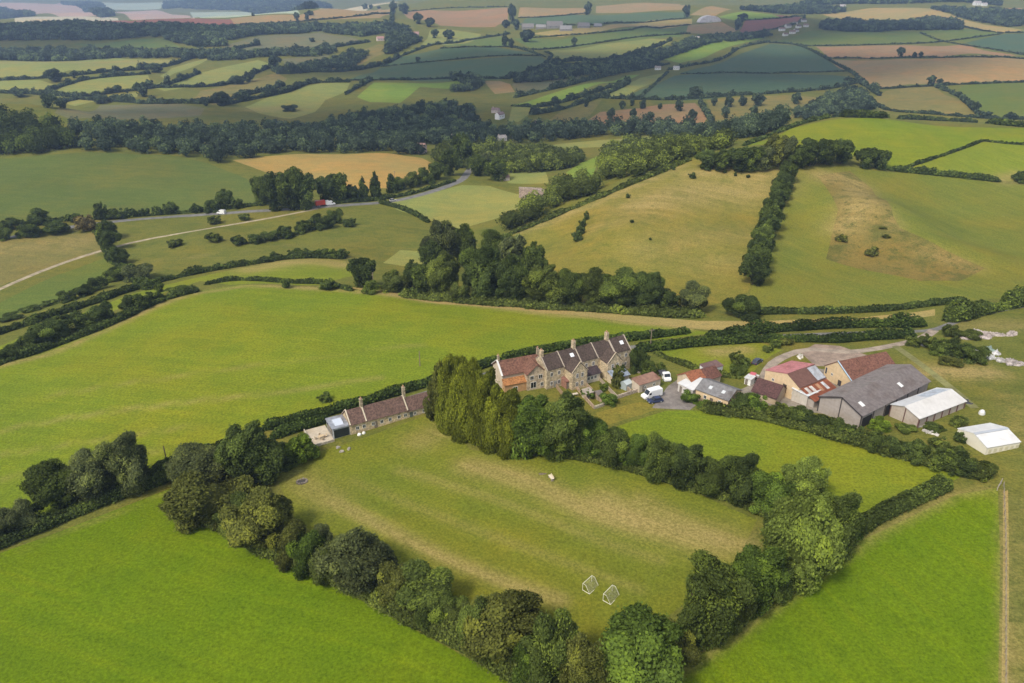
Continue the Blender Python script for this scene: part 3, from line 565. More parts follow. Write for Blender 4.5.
def crown(kind, seed, n, size):
    rng = np.random.default_rng(seed); B = crown_shape(kind, rng); parts = []
    w = B[:, 3] ** 2; k = rng.choice(len(B), n * 3, p=w / w.sum())
    cc = np.array([0, 0, .42]); out = unit(B[:, :3] - cc + 1e-6)
    d = unit(rng.normal(size=(n * 3, 3)) + out[k] * .7 + np.array([0, 0, .25]))
    P = B[k, :3] + d * B[k, 3:4] * rng.uniform(.80, 1.13, (n * 3, 1)) ** 1
    D = np.linalg.norm(P[:, None] - B[None, :, :3], axis=2) / B[None, :, 3]
    D[np.arange(len(P)), k] = 9
    ok = (D.min(1) > .86) & (P[:, 2] > -.01); P, d, k = P[ok][:n], d[ok][:n], k[ok][:n]
    tone = np.clip(.45 + .165 * rng.normal(size=len(B))[k] + .10 * rng.normal(size=len(P)), 0, 1)
    v, f = cards(P, d, size, rng); parts.append((v, f, np.repeat(tone, 4)))
    # stray sprays breaking the outline
    m = n // 14; j = rng.choice(len(P), m); v, f = cards(P[j] + d[j] * rng.uniform(.01, .05, (m, 1)), d[j], size * .8, rng, 1.5); parts.append((v, f, np.full(len(v), .55)))
    iv, if_ = ICO2 if n > 2700 else ICO1
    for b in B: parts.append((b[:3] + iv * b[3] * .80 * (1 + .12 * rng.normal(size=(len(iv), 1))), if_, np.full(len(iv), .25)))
    ph = rng.uniform(0, 6.28, 6); warp = lambda v: v + .055 * np.stack([np.sin(6 * v[:, 2] + 4 * v[:, 1] + ph[0]), np.sin(5 * v[:, 2] + 5 * v[:, 0] + ph[1]), .8 * np.sin(6 * v[:, 0] + 5 * v[:, 1] + ph[2])], 1) * np.clip(v[:, 2:3] * 4, 0, 1)
    return leaf_mesh('crown', [(warp(v), f, t) for v, f, t in parts])
LOD = [(9500, .029), (2600, .050), (420, .12)]
CROWNS = {}
def get_crown(kind, lod, var):
    key = (kind, lod, var)
    if key not in CROWNS: CROWNS[key] = crown(kind, hash((len(kind), ord(kind[0]), lod, var)) % 99991, *LOD[lod])
    return CROWNS[key]
def tube(pts_, radii, n=7):
    V, Fc = [], []; pts_ = np.array(pts_, float)
    for i, (p, r) in enumerate(zip(pts_, radii)):
        t = pts_[min(i + 1, len(pts_) - 1)] - pts_[max(i - 1, 0)]; t /= np.linalg.norm(t)
        a = np.cross(t, (0, 1, 0) if abs(t[1]) < .9 else (1, 0, 0)); a /= np.linalg.norm(a); b = np.cross(t, a)
        for k in range(n): V.append(p + r * (a * math.cos(6.2832 * k / n) + b * math.sin(6.2832 * k / n)))
    for i in range(len(pts_) - 1):
        for k in range(n): Fc.append((i * n + k, i * n + (k + 1) % n, (i + 1) * n + (k + 1) % n, (i + 1) * n + k))
    return np.array(V), np.array(Fc)
def trunk_mesh(seed):
    rng = np.random.default_rng(seed); V, Fc, o = [], [], 0
    T = [([(0, 0, -.06), (.005, 0, .12), (.0, .01, .3), (.01, 0, .6)], [.055, .036, .028, .012])]
    for k in range(4):
        a = rng.uniform(0, 6.28); z = rng.uniform(.18, .32)
        T.append(([(0, 0, z), (.12 * math.cos(a), .12 * math.sin(a), z + .12), (.26 * math.cos(a), .26 * math.sin(a), z + .3)], [.02, .014, .006]))
    for p, r in T:
        v, f = tube(p, r); V.append(v); Fc.append(f + o); o += len(v)
    me = np_mesh('trunk', np.concatenate(V), np.concatenate(Fc), True); me.materials.append(M['bark']); return me
TRUNKS = [trunk_mesh(s) for s in range(3)]
LEAF = dict(dark=(.076, .104, .030), mid=(.094, .125, .030), green=(.100, .150, .028), light=(.150, .195, .040), olive=(.128, .140, .034), gold=(.158, .180, .022),
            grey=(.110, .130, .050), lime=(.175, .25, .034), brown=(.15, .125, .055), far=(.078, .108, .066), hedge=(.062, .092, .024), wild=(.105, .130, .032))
_tn = [0]
PROTO = {}
def tree(px, py, w, h, kind='round', col='mid', label=None, group=None, name=None, cat=None):
    """a tree whose picture spans about w x h pixels with its foot at (px, py)"""
    P = hit1(px, py)
    for _ in range(3):
        s, th = pxm(P); Wd = w / s
        hh = math.sqrt(max((h / s) ** 2 - (Wd * math.sin(th)) ** 2, ((.25 if h < .48 * w else .62) * Wd if kind == 'bush' else .5 * Wd) ** 2)) / math.cos(th)
        hh = min(hh, 2.2 * Wd) if kind != 'conifer' else min(hh, 3.2 * Wd)
        P = hit1(px, min(py - h / 2 + s * hh / 2 * math.cos(th), py + 2))
    _tn[0] += 1; i = _tn[0]
    lod = 0 if w > 32 else 1 if w > 15 else 2
    var = i % (3 if lod == 0 else 4)
    bush = kind == 'bush'
    nm = name or ('bush' if bush else 'conifer' if kind == 'conifer' else 'tree')
    key = (nm, kind, lod, var)
    rz = (i * 2.399) % 6.283
    if key in PROTO:
        src = PROTO[key]; o = src.copy(); COL.objects.link(o); o.location = P
        for k in list(o.keys()): del o[k]
        for ch in src.children:
            c = ch.copy(); COL.objects.link(c); c.parent = o
            if c.name.startswith('crown'): c.color = (*LEAF[col], 1)
        if o.type == 'MESH': o.color = (*LEAF[col], 1)
        o.rotation_euler = (0, 0, rz)
    elif bush or lod == 2:
        o = link(nm, get_crown(kind, lod, var), None, color=LEAF[col], loc=P); o.rotation_euler = (0, 0, rz); PROTO[key] = o
    else:
        o = empty(nm, P, rz); PROTO[key] = o
        link('crown', get_crown(kind, lod, var), None, o, LEAF[col])
        link('trunk', TRUNKS[var % 3], None, o, (.09, .07, .05))
    k_ = .9 + .2 * ((i * .618) % 1); o.scale = (Wd * k_, Wd * (2 - k_), hh)
    tag(o, label, cat or ('bush' if bush else 'tree'), group)
    return o

def hedge(pl, h, w, col='hedge', label='hedge', group=None, rag=.3, name='hedge', bumps=0.0, cat='hedge', sm=True):
    """a continuous hedge along a pixel line; rag = roughness of its top, bumps = size of tree-like swellings"""
    global _hs
    P = hit(smooth_px(pl)) if sm else hit(pl)
    s0, _ = pxm(P.mean(0)); size = max(.34, 1.9 / s0) if s0 > 1.2 else max(.8, 1.55 / s0)
    step = max(.5, size * .8)
    Q = resample(P[:, :2], step)
    if len(Q) < 3: Q = resample(P[:, :2], np.linalg.norm(P[-1, :2] - P[0, :2]) / 3)
    _hs += 1; rng = np.random.default_rng(_hs)
    n = len(Q); t = np.gradient(Q, axis=0); t /= np.linalg.norm(t, axis=1)[:, None] + 1e-9; nn = np.c_[-t[:, 1], t[:, 0]]
    def wob(per):
        k = max(4, int(n * step / per)); return np.interp(np.linspace(0, k - 1, n), np.arange(k), rng.normal(size=k))
    hs = h * np.clip(1 + rag * .5 * wob(5 * max(1, h / 2.5)) + rag * .4 * wob(2.2 * max(1, h / 2.5)) + bumps * np.maximum(0, wob(max(9, h * 3))), .45, 3.2)
    ws = w * np.clip(1 + .22 * rag * wob(6) + .5 * (hs / h - 1), .55, 2.4)
    en = np.minimum(np.arange(n), np.arange(n)[::-1]) * step; tp = np.clip(.25 + en / max(1.2, h), 0, 1); hs = hs * tp; ws = ws * tp
    Q = Q + nn * (wob(12) * w * .08)[:, None]
    z = hgt(Q[:, 0], Q[:, 1])
    prof = np.array([(-.46, 0), (-.52, .45), (-.40, .84), (0, 1.0), (.40, .84), (.52, .45), (.46, 0)])
    org = np.array([Q[n // 2, 0], Q[n // 2, 1], z[n // 2]])
    parts = []
    m = len(prof)
    core = np.stack([np.c_[Q + nn * (ws * p * .82)[:, None], z + hs * q * .86 - .15] for p, q in prof], 1)
    core = core + rng.normal(size=core.shape) * size * .12
    f = [(i * m + j, i * m + j + 1, (i + 1) * m + j + 1, (i + 1) * m + j) for i in range(n - 1) for j in range(m - 1)]
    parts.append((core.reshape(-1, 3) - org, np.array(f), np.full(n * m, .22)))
    length = n * step; area = length * (w + 1.9 * hs.mean())
    N = int(min(60000, 2.1 * area / (size * size * .8)))
    k = rng.integers(0, n, N); ph = rng.uniform(0, math.pi, N); e = .62
    a = np.sign(np.cos(ph)) * np.abs(np.cos(ph)) ** e * .52; b = np.sin(ph) ** e
    b = np.maximum(b, rng.uniform(.02, .5, N) * (np.abs(a) > .46))
    jit = rng.uniform(.88, 1.1, N)
    X = Q[k] + nn[k] * (ws[k] * a * jit)[:, None] + t[k] * (rng.uniform(-.6, .6, N) * step)[:, None]
    Z = z[k] + hs[k] * b * jit
    Nr = np.c_[nn[k] * a[:, None] * 1.6, b + .15]
    tone = np.clip(.42 + .2 * (wob(4) * .7)[k] + .18 * rng.normal(size=N) , 0, 1)
    v, f = cards(np.c_[X, Z] - org, Nr, size, rng); parts.append((v, f, np.repeat(tone, 4)))
    o = link(name, leaf_mesh(name, parts), None, color=LEAF[col], loc=org)
    return tag(o, label, cat, group)
_hs = 100

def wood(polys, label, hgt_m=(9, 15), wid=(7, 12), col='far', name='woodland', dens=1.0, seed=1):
    """woods that read as one mass: many crowns in one object, each a heap of leaf sprays round a ragged core"""
    rng = np.random.default_rng(seed); parts = []
    for pl in polys:
        W3 = hit(pl); puv = to_uv(W3); A = W3[:, :2]; org_r = np.hypot(A[:, 0], A[:, 1]).mean()
        lo, hi = puv.min(0), puv.max(0); sp = wid[0] * .62 / org_r / math.sqrt(dens)
        n = int((hi[0] - lo[0]) * (hi[1] - lo[1]) / sp ** 2); n = min(n, 9000)
        q = np.c_[rng.uniform(lo[0], hi[0], n), rng.uniform(lo[1], hi[1], n)]; q = q[inside(puv, q)]
        done = []; cell = {}
        for a in q:                      # keep crowns apart
            ij = (int(a[0] / sp), int(a[1] / sp)); bad = False
            for di in (-1, 0, 1):
                for dj in (-1, 0, 1):
                    for b in cell.get((ij[0] + di, ij[1] + dj), ()):
                        if (a[0] - b[0]) ** 2 + (a[1] - b[1]) ** 2 < (sp * .8) ** 2: bad = True
            if not bad: cell.setdefault(ij, []).append(a); done.append(a)
        for a in done:
            r = math.exp(a[1]); x, y = r * math.sin(a[0]), r * math.cos(a[0]); z = float(hgt(x, y))
            s, _ = pxm((x, y, z)); wd = rng.uniform(*wid) * .88; ht = rng.uniform(*hgt_m) * rng.uniform(.6, .9); size = max(.8, 1.5 / s)
            nc = int(np.clip(5.2 * wd * wd / size ** 2 * .55, 24, 420))
            d = unit(rng.normal(size=(nc, 3)) + np.array([0, -.25, .45]))
            rad = np.array([wd / 2, wd / 2, ht / 2]); lump = 1 + .16 * np.sin(d[:, 0] * 5 + a[0] * 999) * np.sin(d[:, 2] * 6 + a[1] * 777) + .10 * rng.normal(size=nc)
            P = np.array([x, y, z + ht * .5]) + d * rad * lump[:, None]
            tb = rng.normal() * .26; tone = np.clip(.42 + tb + .15 * rng.normal(size=nc), 0, 1)
            v, f = cards(P, d, size, rng); parts.append((v, f, np.repeat(tone, 4)))
            iv, if_ = ICO1
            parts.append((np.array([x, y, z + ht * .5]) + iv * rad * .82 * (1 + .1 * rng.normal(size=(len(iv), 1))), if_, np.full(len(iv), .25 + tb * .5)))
    o = link(name, leaf_mesh(name, parts), None, color=LEAF[col])
    tag(o, label, 'woodland', None, 'stuff'); return o
# ------------------------------------------------------------------ built things
class MB:
    def __init__(s): s.v, s.f = [], []
    def add(s, v, f):
        o = len(s.v); s.v += [tuple(map(float, x)) for x in v]; s.f += [tuple(i + o for i in q) for q in f]; return s
    def box(s, x0, y0, z0, x1, y1, z1):
        return s.add([(x0, y0, z0), (x1, y0, z0), (x1, y1, z0), (x0, y1, z0), (x0, y0, z1), (x1, y0, z1), (x1, y1, z1), (x0, y1, z1)],
                     [(3, 2, 1, 0), (4, 5, 6, 7), (0, 1, 5, 4), (1, 2, 6, 5), (2, 3, 7, 6), (3, 0, 4, 7)])
    def prism(s, prof, a, b, axis='x'):
        """profile (u,z) closed, swept along x (u=y) or y (u=x) from a to b"""
        n = len(prof); P = (lambda t, u, z: (t, u, z)) if axis == 'x' else (lambda t, u, z: (u, t, z))
        v = [P(a, u, z) for u, z in prof] + [P(b, u, z) for u, z in prof]
        f = [(i, (i + 1) % n, n + (i + 1) % n, n + i) for i in range(n)] + [tuple(range(n - 1, -1, -1)), tuple(range(n, 2 * n))]
        return s.add(v, f)
    def slab(s, q, t):
        """thin plate: four corners (any plane), thickness t upwards"""
        v = [Vector(p) for p in q]; n = (v[1] - v[0]).cross(v[2] - v[0]).normalized()
        if n.z < 0: n = -n
        return s.add([tuple(p) for p in v] + [tuple(p + n * t) for p in v], [(0, 1, 2, 3), (7, 6, 5, 4), (0, 4, 5, 1), (1, 5, 6, 2), (2, 6, 7, 3), (3, 7, 4, 0)])
    def bar(s, a, b, r, n=6):
        v, f = tube([a, b], [r, r], n); v = [tuple(x) for x in v]; f = [tuple(x) for x in f]
        f += [tuple(range(n - 1, -1, -1)), tuple(range(n, 2 * n))]; return s.add(v, f)
    def wheel(s, x, y, r, w, n=14):
        return s.add(*_disc(x, y, r, w, n))
    def build(s, name, mat, parent=None, color=(.5, .5, .5), smooth=False, bevel=0.0):
        me = bpy.data.meshes.new(name); me.from_pydata(s.v, [], s.f)
        import bmesh
        bm = bmesh.new(); bm.from_mesh(me); bmesh.ops.recalc_face_normals(bm, faces=bm.faces)
        if bevel: bmesh.ops.bevel(bm, geom=bm.edges[:], offset=bevel, segments=2, affect='EDGES', clamp_overlap=True)
        bm.to_mesh(me); bm.free()
        if smooth: me.polygons.foreach_set('use_smooth', [True] * len(me.polygons))
        return link(name, me, M[mat], parent, color)
def _disc(x, y, r, w, n):
    v = [(x + r * math.cos(6.2832 * k / n), y + d, r + r * math.sin(6.2832 * k / n)) for d in (-w / 2, w / 2) for k in range(n)]
    return v, [tuple(range(n)), tuple(range(2 * n - 1, n - 1, -1))] + [(k, (k + 1) % n, n + (k + 1) % n, n + k) for k in range(n)]

def frame(name, A, B, label, cat, sink=0.0, group=None):
    """Empty at pixel A with local +x towards pixel B and +y away from the camera; returns it and the distance A-B"""
    a, b = hit1(*A), hit1(*B); d = b - a
    o = empty(name, (a[0], a[1], min(a[2], b[2]) - sink), math.atan2(d[1], d[0]))
    tag(o, label, cat, group); return o, float(np.hypot(d[0], d[1]))

def gable_house(p, L, D, eave, ridge, wall, wc, roof, rc, axis='x', over=.25, x0=0, y0=0, ridge_at=.5, eave2=None, z0=-.8, t=.16, wname='wall', rname='roof', rc2=None):
    """walls with gable ends and two roof slopes. axis = ridge direction; eave = near/left side, eave2 = far/right side"""
    e2 = eave if eave2 is None else eave2; S = D if axis == 'x' else L; T = L if axis == 'x' else D
    u0 = y0 if axis == 'x' else x0; t0 = x0 if axis == 'x' else y0
    um = u0 + S * ridge_at
    w = MB().prism([(u0, z0), (u0 + S, z0), (u0 + S, e2), (um, ridge), (u0, eave)], t0, t0 + T, axis).build(wname, wall, p, wc)
    P = (lambda t_, u, z: (t_, u, z)) if axis == 'x' else (lambda t_, u, z: (u, t_, z))
    k1 = (ridge - eave) / (um - u0); k2 = (ridge - e2) / (u0 + S - um); a, b = t0 - over, t0 + T + over; g = .03
    s1 = MB().slab([P(a, u0 - over, eave - k1 * over + g), P(b, u0 - over, eave - k1 * over + g), P(b, um, ridge + g), P(a, um, ridge + g)], t)
    s2 = MB().slab([P(a, um, ridge + g + .001), P(b, um, ridge + g + .001), P(b, u0 + S + over, e2 - k2 * over + g), P(a, u0 + S + over, e2 - k2 * over + g)], t)
    if rc2 is None:
        s1.add(s2.v, s2.f); return w, s1.build(rname, roof, p, rc)
    r1 = s1.build(rname, roof, p, rc); s2.build(rname, roof, p, rc2); return w, r1

def window(p, x, z, w=.9, h=1.1, y=0.0, col=(.75, .74, .7), face='y', glass=(.02, .025, .03), sgn=-1):
    d = .06
    def bx(m, a0, a1, z0, z1, q0, q1):
        return m.box(a0, min(q0, q1), z0, a1, max(q0, q1), z1) if face == 'y' else m.box(min(q0, q1), a0, z0, max(q0, q1), a1, z1)
    m = MB(); f = .09; o = y + sgn * d
    bx(m, x - w / 2, x + w / 2, z, z + f, y, o); bx(m, x - w / 2, x + w / 2, z + h - f, z + h, y, o)
    bx(m, x - w / 2, x - w / 2 + f, z + f, z + h - f, y, o); bx(m, x + w / 2 - f, x + w / 2, z + f, z + h - f, y, o)
    bx(m, x - .03, x + .03, z + f, z + h - f, y, o)
    fr = m.build('window', 'paint', p, col)
    q = MB(); bx(q, x - w / 2 + f, x - .03, z + f, z + h - f, y, y + sgn * .025); bx(q, x + .03, x + w / 2 - f, z + f, z + h - f, y, y + sgn * .025)
    q.build('pane', 'glass', fr, glass); return fr
def door(p, x, w=.9, h=2.0, y=0.0, col=(.12, .1, .08), face='y', z=0.0, name='door', sgn=-1):
    m = MB(); o = y + sgn * .05
    m.box(x - w / 2, min(y, o), z, x + w / 2, max(y, o), z + h) if face == 'y' else m.box(min(y, o), x - w / 2, z, max(y, o), x + w / 2, z + h)
    return m.build(name, 'wood', p, col)
def chimney(roof, x, y, z0, z1, col=(.36, .30, .2), pots=2, w=.5, d=.8):
    c = MB().box(x - w / 2, y - d / 2, z0, x + w / 2, y + d / 2, z1).box(x - w / 2 - .06, y - d / 2 - .06, z1, x + w / 2 + .06, y + d / 2 + .06, z1 + .14).build('chimney', 'stone', roof, col)
    for k in range(pots):
        MB().bar((x, y - .2 + .4 * k, z1 + .14), (x, y - .2 + .4 * k, z1 + .62), .13, 8).build('chimney_pot', 'render', c, (.42, .24, .15))
    return c
STONE = (.56, .44, .27); STONE2 = (.47, .39, .26); CREAM = (.62, .47, .29); BTILE = (.15, .092, .072); DTILE = (.090, .064, .052); RTILE = (.20, .098, .066); GREY = (.15, .135, .125); WHITE = (.74, .74, .72)

def heap(name, px, py, rx, ry, h, mat, col, label, cat, seed=0, group=None, n=46, stone=.34):
    """a pile of separate-looking lumps in one mesh, on a low mound"""
    rng = np.random.default_rng(seed + 900); V, Fc, o = [], [], 0
    for k in range(n):
        a = rng.uniform(0, 6.283); q = math.sqrt(rng.uniform(0, 1)); z = h * (1 - q * q) * rng.uniform(.5, 1)
        v = ICO1[0] * (1 + .25 * rng.normal(size=(len(ICO1[0]), 1))) * stone * rng.uniform(.5, 1.5) * rng.uniform(.6, 1.3, 3) + np.array([rx * q * math.cos(a), ry * q * math.sin(a), z])
        V.append(v); Fc.append(ICO1[1] + o); o += len(v)
    v = ICO2[0] * np.array([rx * .95, ry * .95, h * .7]); v[:, 2] = np.maximum(v[:, 2], -.1); V.append(v); Fc.append(ICO2[1] + o)
    ob = link(name, np_mesh(name, np.concatenate(V), np.concatenate(Fc)), M[mat], None, col, hit1(px, py)); ob.rotation_euler = (0, 0, seed * 1.3)
    return tag(ob, label, cat, group)
# --- long cottage
p, L = frame('long_cottage', (351, 435), (441, 408.5), 'long low stone cottage with brown tiled roof and two tall chimneys', 'cottage')
w_, r_ = gable_house(p, L * .62, 6, 2.9, 5.4, 'stone', STONE, 'tile', BTILE)
w2, r2 = gable_house(p, L * .38 + 3, 5.6, 2.6, 4.9, 'stone', STONE2, 'tile', BTILE, x0=L * .62 + .02)
for x in (.0, L * .17, L * .62):
    par = MB()
    for sgn in (0, 1):
        par.slab([(x - .16, -.3 + sgn * 6.6, 2.95), (x + .16, -.3 + sgn * 6.6, 2.95), (x + .16, 3.0, 5.75), (x - .16, 3.0, 5.75)], .12)
    par.build('roof_coping', 'render', r_, (.55, .48, .36))
chimney(r_, L * .17, 3.0, 5.2, 7.6, w=.7); chimney(r_, L * .62 + .35, 3.0, 5.0, 8.0, w=.7)
for x in (.05, .12, .22, .31, .40, .50, .57): window(p, L * x + .6, 1.0, .9, 1.0)
for x in (.70, .80, .90): window(p, L * x, .9, .8, .9, glass=(.03, .03, .03))
door(p, L * .27, col=(.2, .16, .12)); door(p, L * .66, col=(.10, .12, .1))
cons = MB().box(-4.3, .3, -.6, -.02, 6.0, 2.7).build('extension', 'paint', p, (.42, .44, .46))
MB().box(-4.5, .1, 2.7, -.02, 6.2, 2.9).build('flat_roof', 'sheet', cons, (.30, .32, .36))
MB().prism([(1.3, 2.9), (4.6, 2.9), (3.9, 3.4), (2.0, 3.4)], -3.4, -1.2).build('roof_lantern', 'glass', cons, (.55, .6, .68))
MB().box(-4.1, .22, .1, -.25, .30, 2.35).build('glass_door', 'glass', cons, (.02, .025, .03))
MB().box(-4.36, .8, .4, -4.3, 5.4, 2.3).build('window', 'glass', cons, (.03, .035, .04))
# patio and its furniture
pt, _ = frame('patio', (351, 435), (441, 408.5), 'pale stone patio with low edging wall beside the cottage extension', 'patio')
MB().box(-9.6, -.6, -1.0, -4.4, 7.6, .16).build('paving', 'render', pt, (.50, .43, .33))
MB().box(-9.8, -.85, -1.0, -4.4, -.6, .55).box(-9.85, -.6, -1.0, -9.6, 7.6, .55).build('edging_wall', 'stone', pt, (.52, .46, .36))
def loc_pt(fr, x, y, z=0.0):
    c, s = math.cos(fr.rotation_euler[2]), math.sin(fr.rotation_euler[2]); l = fr.location
    return Vector((l[0] + c * x - s * y, l[1] + s * x + c * y, l[2] + z))
def furn_table(at, rz, label, col):
    t = empty('garden_table', at, rz); tag(t, label, 'table')
    MB().box(-.8, -.45, .70, .8, .45, .75).build('table_top', 'wood', t, col)
    for x in (-.7, .7):
        for y in (-.38, .38): MB().box(x - .04, y - .04, 0, x + .04, y + .04, .70).build('leg', 'wood', t, col)
def furn_chair(at, rz, label, col, group):
    t = empty('garden_chair', at, rz); tag(t, label, 'chair', group)
    MB().box(-.25, -.25, .40, .25, .25, .46).build('seat', 'wood', t, col); MB().box(-.25, .2, .46, .25, .26, .95).build('backrest', 'wood', t, col)
    for x in (-.22, .22):
        for y in (-.22, .22): MB().box(x - .03, y - .03, 0, x + .03, y + .03, .40).build('leg', 'wood', t, col)
zr = pt.rotation_euler[2]
furn_table(loc_pt(pt, -7.0, 1.8, .16), zr + .3, 'pale wooden garden table on the stone patio', (.55, .42, .26))
for k, (dx, dy, a) in enumerate(((-1.3, .2, 1.9), (1.2, .1, -1.2), (0, .95, .3), (.1, -.9, 3.4))):
    furn_chair(loc_pt(pt, -7.0 + dx, 1.8 + dy, .16), zr + a, 'pale wooden chair around the table on the patio', (.58, .47, .32), 'chairs round the patio table')
def lump(name, px, py, rx, ry, h, mat, col, label, cat, seed=0, z=None, group=None, rough=.18):
    rng = np.random.default_rng(seed + 55); v, f = ICO2
    q = v * (1 + rough * rng.normal(size=(len(v), 1))) * np.array([rx, ry, h]); q[:, 2] = np.maximum(q[:, 2], -.05 * h)
    me = np_mesh(name, q, f, False); o = link(name, me, M[mat], None, col, hit1(px, py)); o.rotation_euler = (0, 0, seed * 1.7)
    if z: o.location.z += z
    return tag(o, label, cat, group)
for k, (px, py, r, lab) in enumerate(((359.5, 435, .55, 'larger white planter by the cottage wall'), (363.8, 433.3, .5, 'white planter right beside the larger planter at the cottage wall'), (415, 413.5, .75, 'white round water butt in front of the right cottage end'))):
    lump('planter', px, py, r, r, r * 1.1, 'paint', (.72, .71, .66), lab, 'planter', k, rough=.05)
for k, (px, py) in enumerate(((342, 452), (349, 449), (338, 448))):
    lump('garden_rock', px, py, .6, .4, .5, 'rubble', (.33, .30, .25), 'grey stone on the grass below the patio', 'rock', k, group='stones below the patio')
# --- red roofed house at the left end of the terrace
p, L = frame('red_roofed_house', (506, 396), (547, 387.5), 'two-storey house with red tiled hipped roof at the terrace end', 'house')
w_, r_ = gable_house(p, L, 7.2, 5.0, 7.6, 'render', (.56, .47, .36), 'tile', RTILE, y0=2.6)
wg, rg = gable_house(p, L * .46, 5.6, 5.1, 7.5, 'stone', (.47, .38, .27), 'tile', RTILE, axis='y', x0=L * .52, y0=.2)
MB().slab([(-.3, .6, 2.7), (L * .52 - .03, .6, 2.7), (L * .52 - .03, 2.57, 3.9), (-.3, 2.57, 3.9)], .12).build('porch_roof', 'tile', p, (.42, .19, .07))
MB().box(-.05, .8, -.6, L * .52 - .03, 2.57, 2.65).build('porch', 'render', p, (.5, .3, .15))
MB().slab([(-.45, 2.2, 5.0), (.05, 2.2, 5.0), (.05, 6.2, 8.05), (-.45, 6.2, 8.05)], .15).slab([(-.45, 10.2, 5.0), (.05, 10.2, 5.0), (.05, 6.2, 8.05), (-.45, 6.2, 8.05)], .15).build('gable_coping', 'paint', p, (.72, .7, .66))
chimney(r_, .2, 6.2, 7.3, 9.2); chimney(r_, L - .3, 6.2, 7.3, 9.4)
for x in (.63, .84): window(p, L * x, 3.3, 1.15, 1.25, y=.2, glass=(.015, .015, .02)); 
window(p, L * .67, .7, 1.7, 1.9, y=.2, glass=(.012, .012, .015)); window(p, L * .88, .9, 1.0, 1.2, y=.2)
window(p, L * .25, .8, 1.4, 1.1, y=.8)
# --- the five terraced houses
A, B = np.array((546.5, 389.5)), np.array((629.5, 368.5)); NH = 5; TZ = None
DES = ['first terraced house from the red-roofed one, with a tall end chimney', 'terraced house with a pointed stone gable wing, left of the dark lean-to', 'middle terraced house with a bright roof window and dark lean-to', 'terraced house with a gable wing and blue-grey conservatory roof', 'terraced house at the right end with the shrubby front garden']
hs = []
ga, gb = hit1(*A), hit1(*B); th = math.atan2(gb[1] - ga[1], gb[0] - ga[0]); LT = float(np.hypot(*(gb - ga)[:2])); lw = LT / NH
for i in range(NH):
    q = ga + (gb - ga) * i / NH
    p = empty('terraced_house', (q[0], q[1], ga[2]), th); tag(p, DES[i], 'house', 'row of stone terraced houses'); hs.append(p)
    w_, r_ = gable_house(p, lw - .02, 7.5, 5.6, 8.6, 'stone', STONE if i % 2 else STONE2, 'tile', DTILE, over=0.0, z0=-1.2)
    for xx in ((.12, lw - .12) if i in (0, 4) else (lw - .12,)):
        m = MB()
        for sgn in (0, 1): m.slab([(xx - .13, -.2 + sgn * 7.9, 5.62), (xx + .13, -.2 + sgn * 7.9, 5.62), (xx + .13, 3.75, 8.83), (xx - .13, 3.75, 8.83)], .14)
        m.build('party_coping', 'render', r_, (.40, .34, .27))
    if i in (0, 1, 3): chimney(r_, .4 if i == 0 else lw - .5, 3.75, 8.4, 10.8 if i else 10.2, pots=2, w=.85, d=1.1, col=(.5, .4, .26))
    if i in (1, 3):
        wx0 = lw * (.02 if i == 1 else .10)
        wg, rg = gable_house(p, lw * .86, 3.9, 5.2, 7.9, 'stone', (.52, .42, .27), 'tile', DTILE, axis='y', x0=wx0, y0=-3.9, over=.1, z0=-1.4)
        m = MB()
        for sx in (0, 1): m.slab([(wx0 - .15 + sx * (lw * .86 + .3), -4.05, 5.25), (wx0 - .15 + sx * (lw * .86 + .3), -3.8, 5.25), (wx0 + lw * .43, -3.8, 8.25), (wx0 + lw * .43, -4.05, 8.25)], .14)
        m.build('gable_coping', 'render', rg, (.5, .42, .3))
        for zz in (.9, 3.5):
            if i == 3 and zz < 2: continue
            for xx in (.3, .64): window(p, wx0 + lw * .86 * xx + .1, zz, .8, 1.35, y=-3.9, glass=(.015, .015, .02))
    else:
        for zz in (.9, 3.7):
            for xx in (.28, .7): window(p, lw * xx, zz, .85, 1.2, glass=(.015, .015, .02))
        door(p, lw * .5, y=0, col=(.30, .30, .28))
    if i == 2:
        MB().box(.3, -2.4, -1.4, lw * .85, -.02, 2.2).build('lean_to', 'render', p, (.6, .55, .46))
        MB().slab([(.1, -2.7, 2.25), (lw * .9, -2.7, 2.25), (lw * .9, -.02, 3.5), (.1, -.02, 3.5)], .1).build('lean_to_roof', 'tile', p, (.07, .05, .055))
        for xx in (.9, 2.1, 3.2): window(p, xx, .8, .9, 1.1, y=-2.4, col=(.8, .8, .78))
    if i == 3:
        MB().box(.5, -7.0, -1.4, lw * 1.02, -3.95, 2.0).build('conservatory', 'render', p, (.56, .47, .34))
        MB().slab([(.3, -7.3, 2.1), (lw * 1.06, -7.3, 2.1), (lw * 1.06, -3.95, 3.1), (.3, -3.95, 3.1)], .1).build('conservatory_roof', 'sheet', p, (.30, .36, .44))
        for xx in (1.2, 2.5, 3.8): window(p, xx, .5, 1.0, 1.1, y=-7.0, col=(.8, .8, .78))
    if i in (1, 4):
        MB().slab([(lw * .55, 1.6, 6.95), (lw * .75, 1.6, 6.95), (lw * .75, 2.5, 7.68), (lw * .55, 2.5, 7.68)], .1).build('roof_window', 'glass', r_, (.8, .82, .85)).location.z = .16
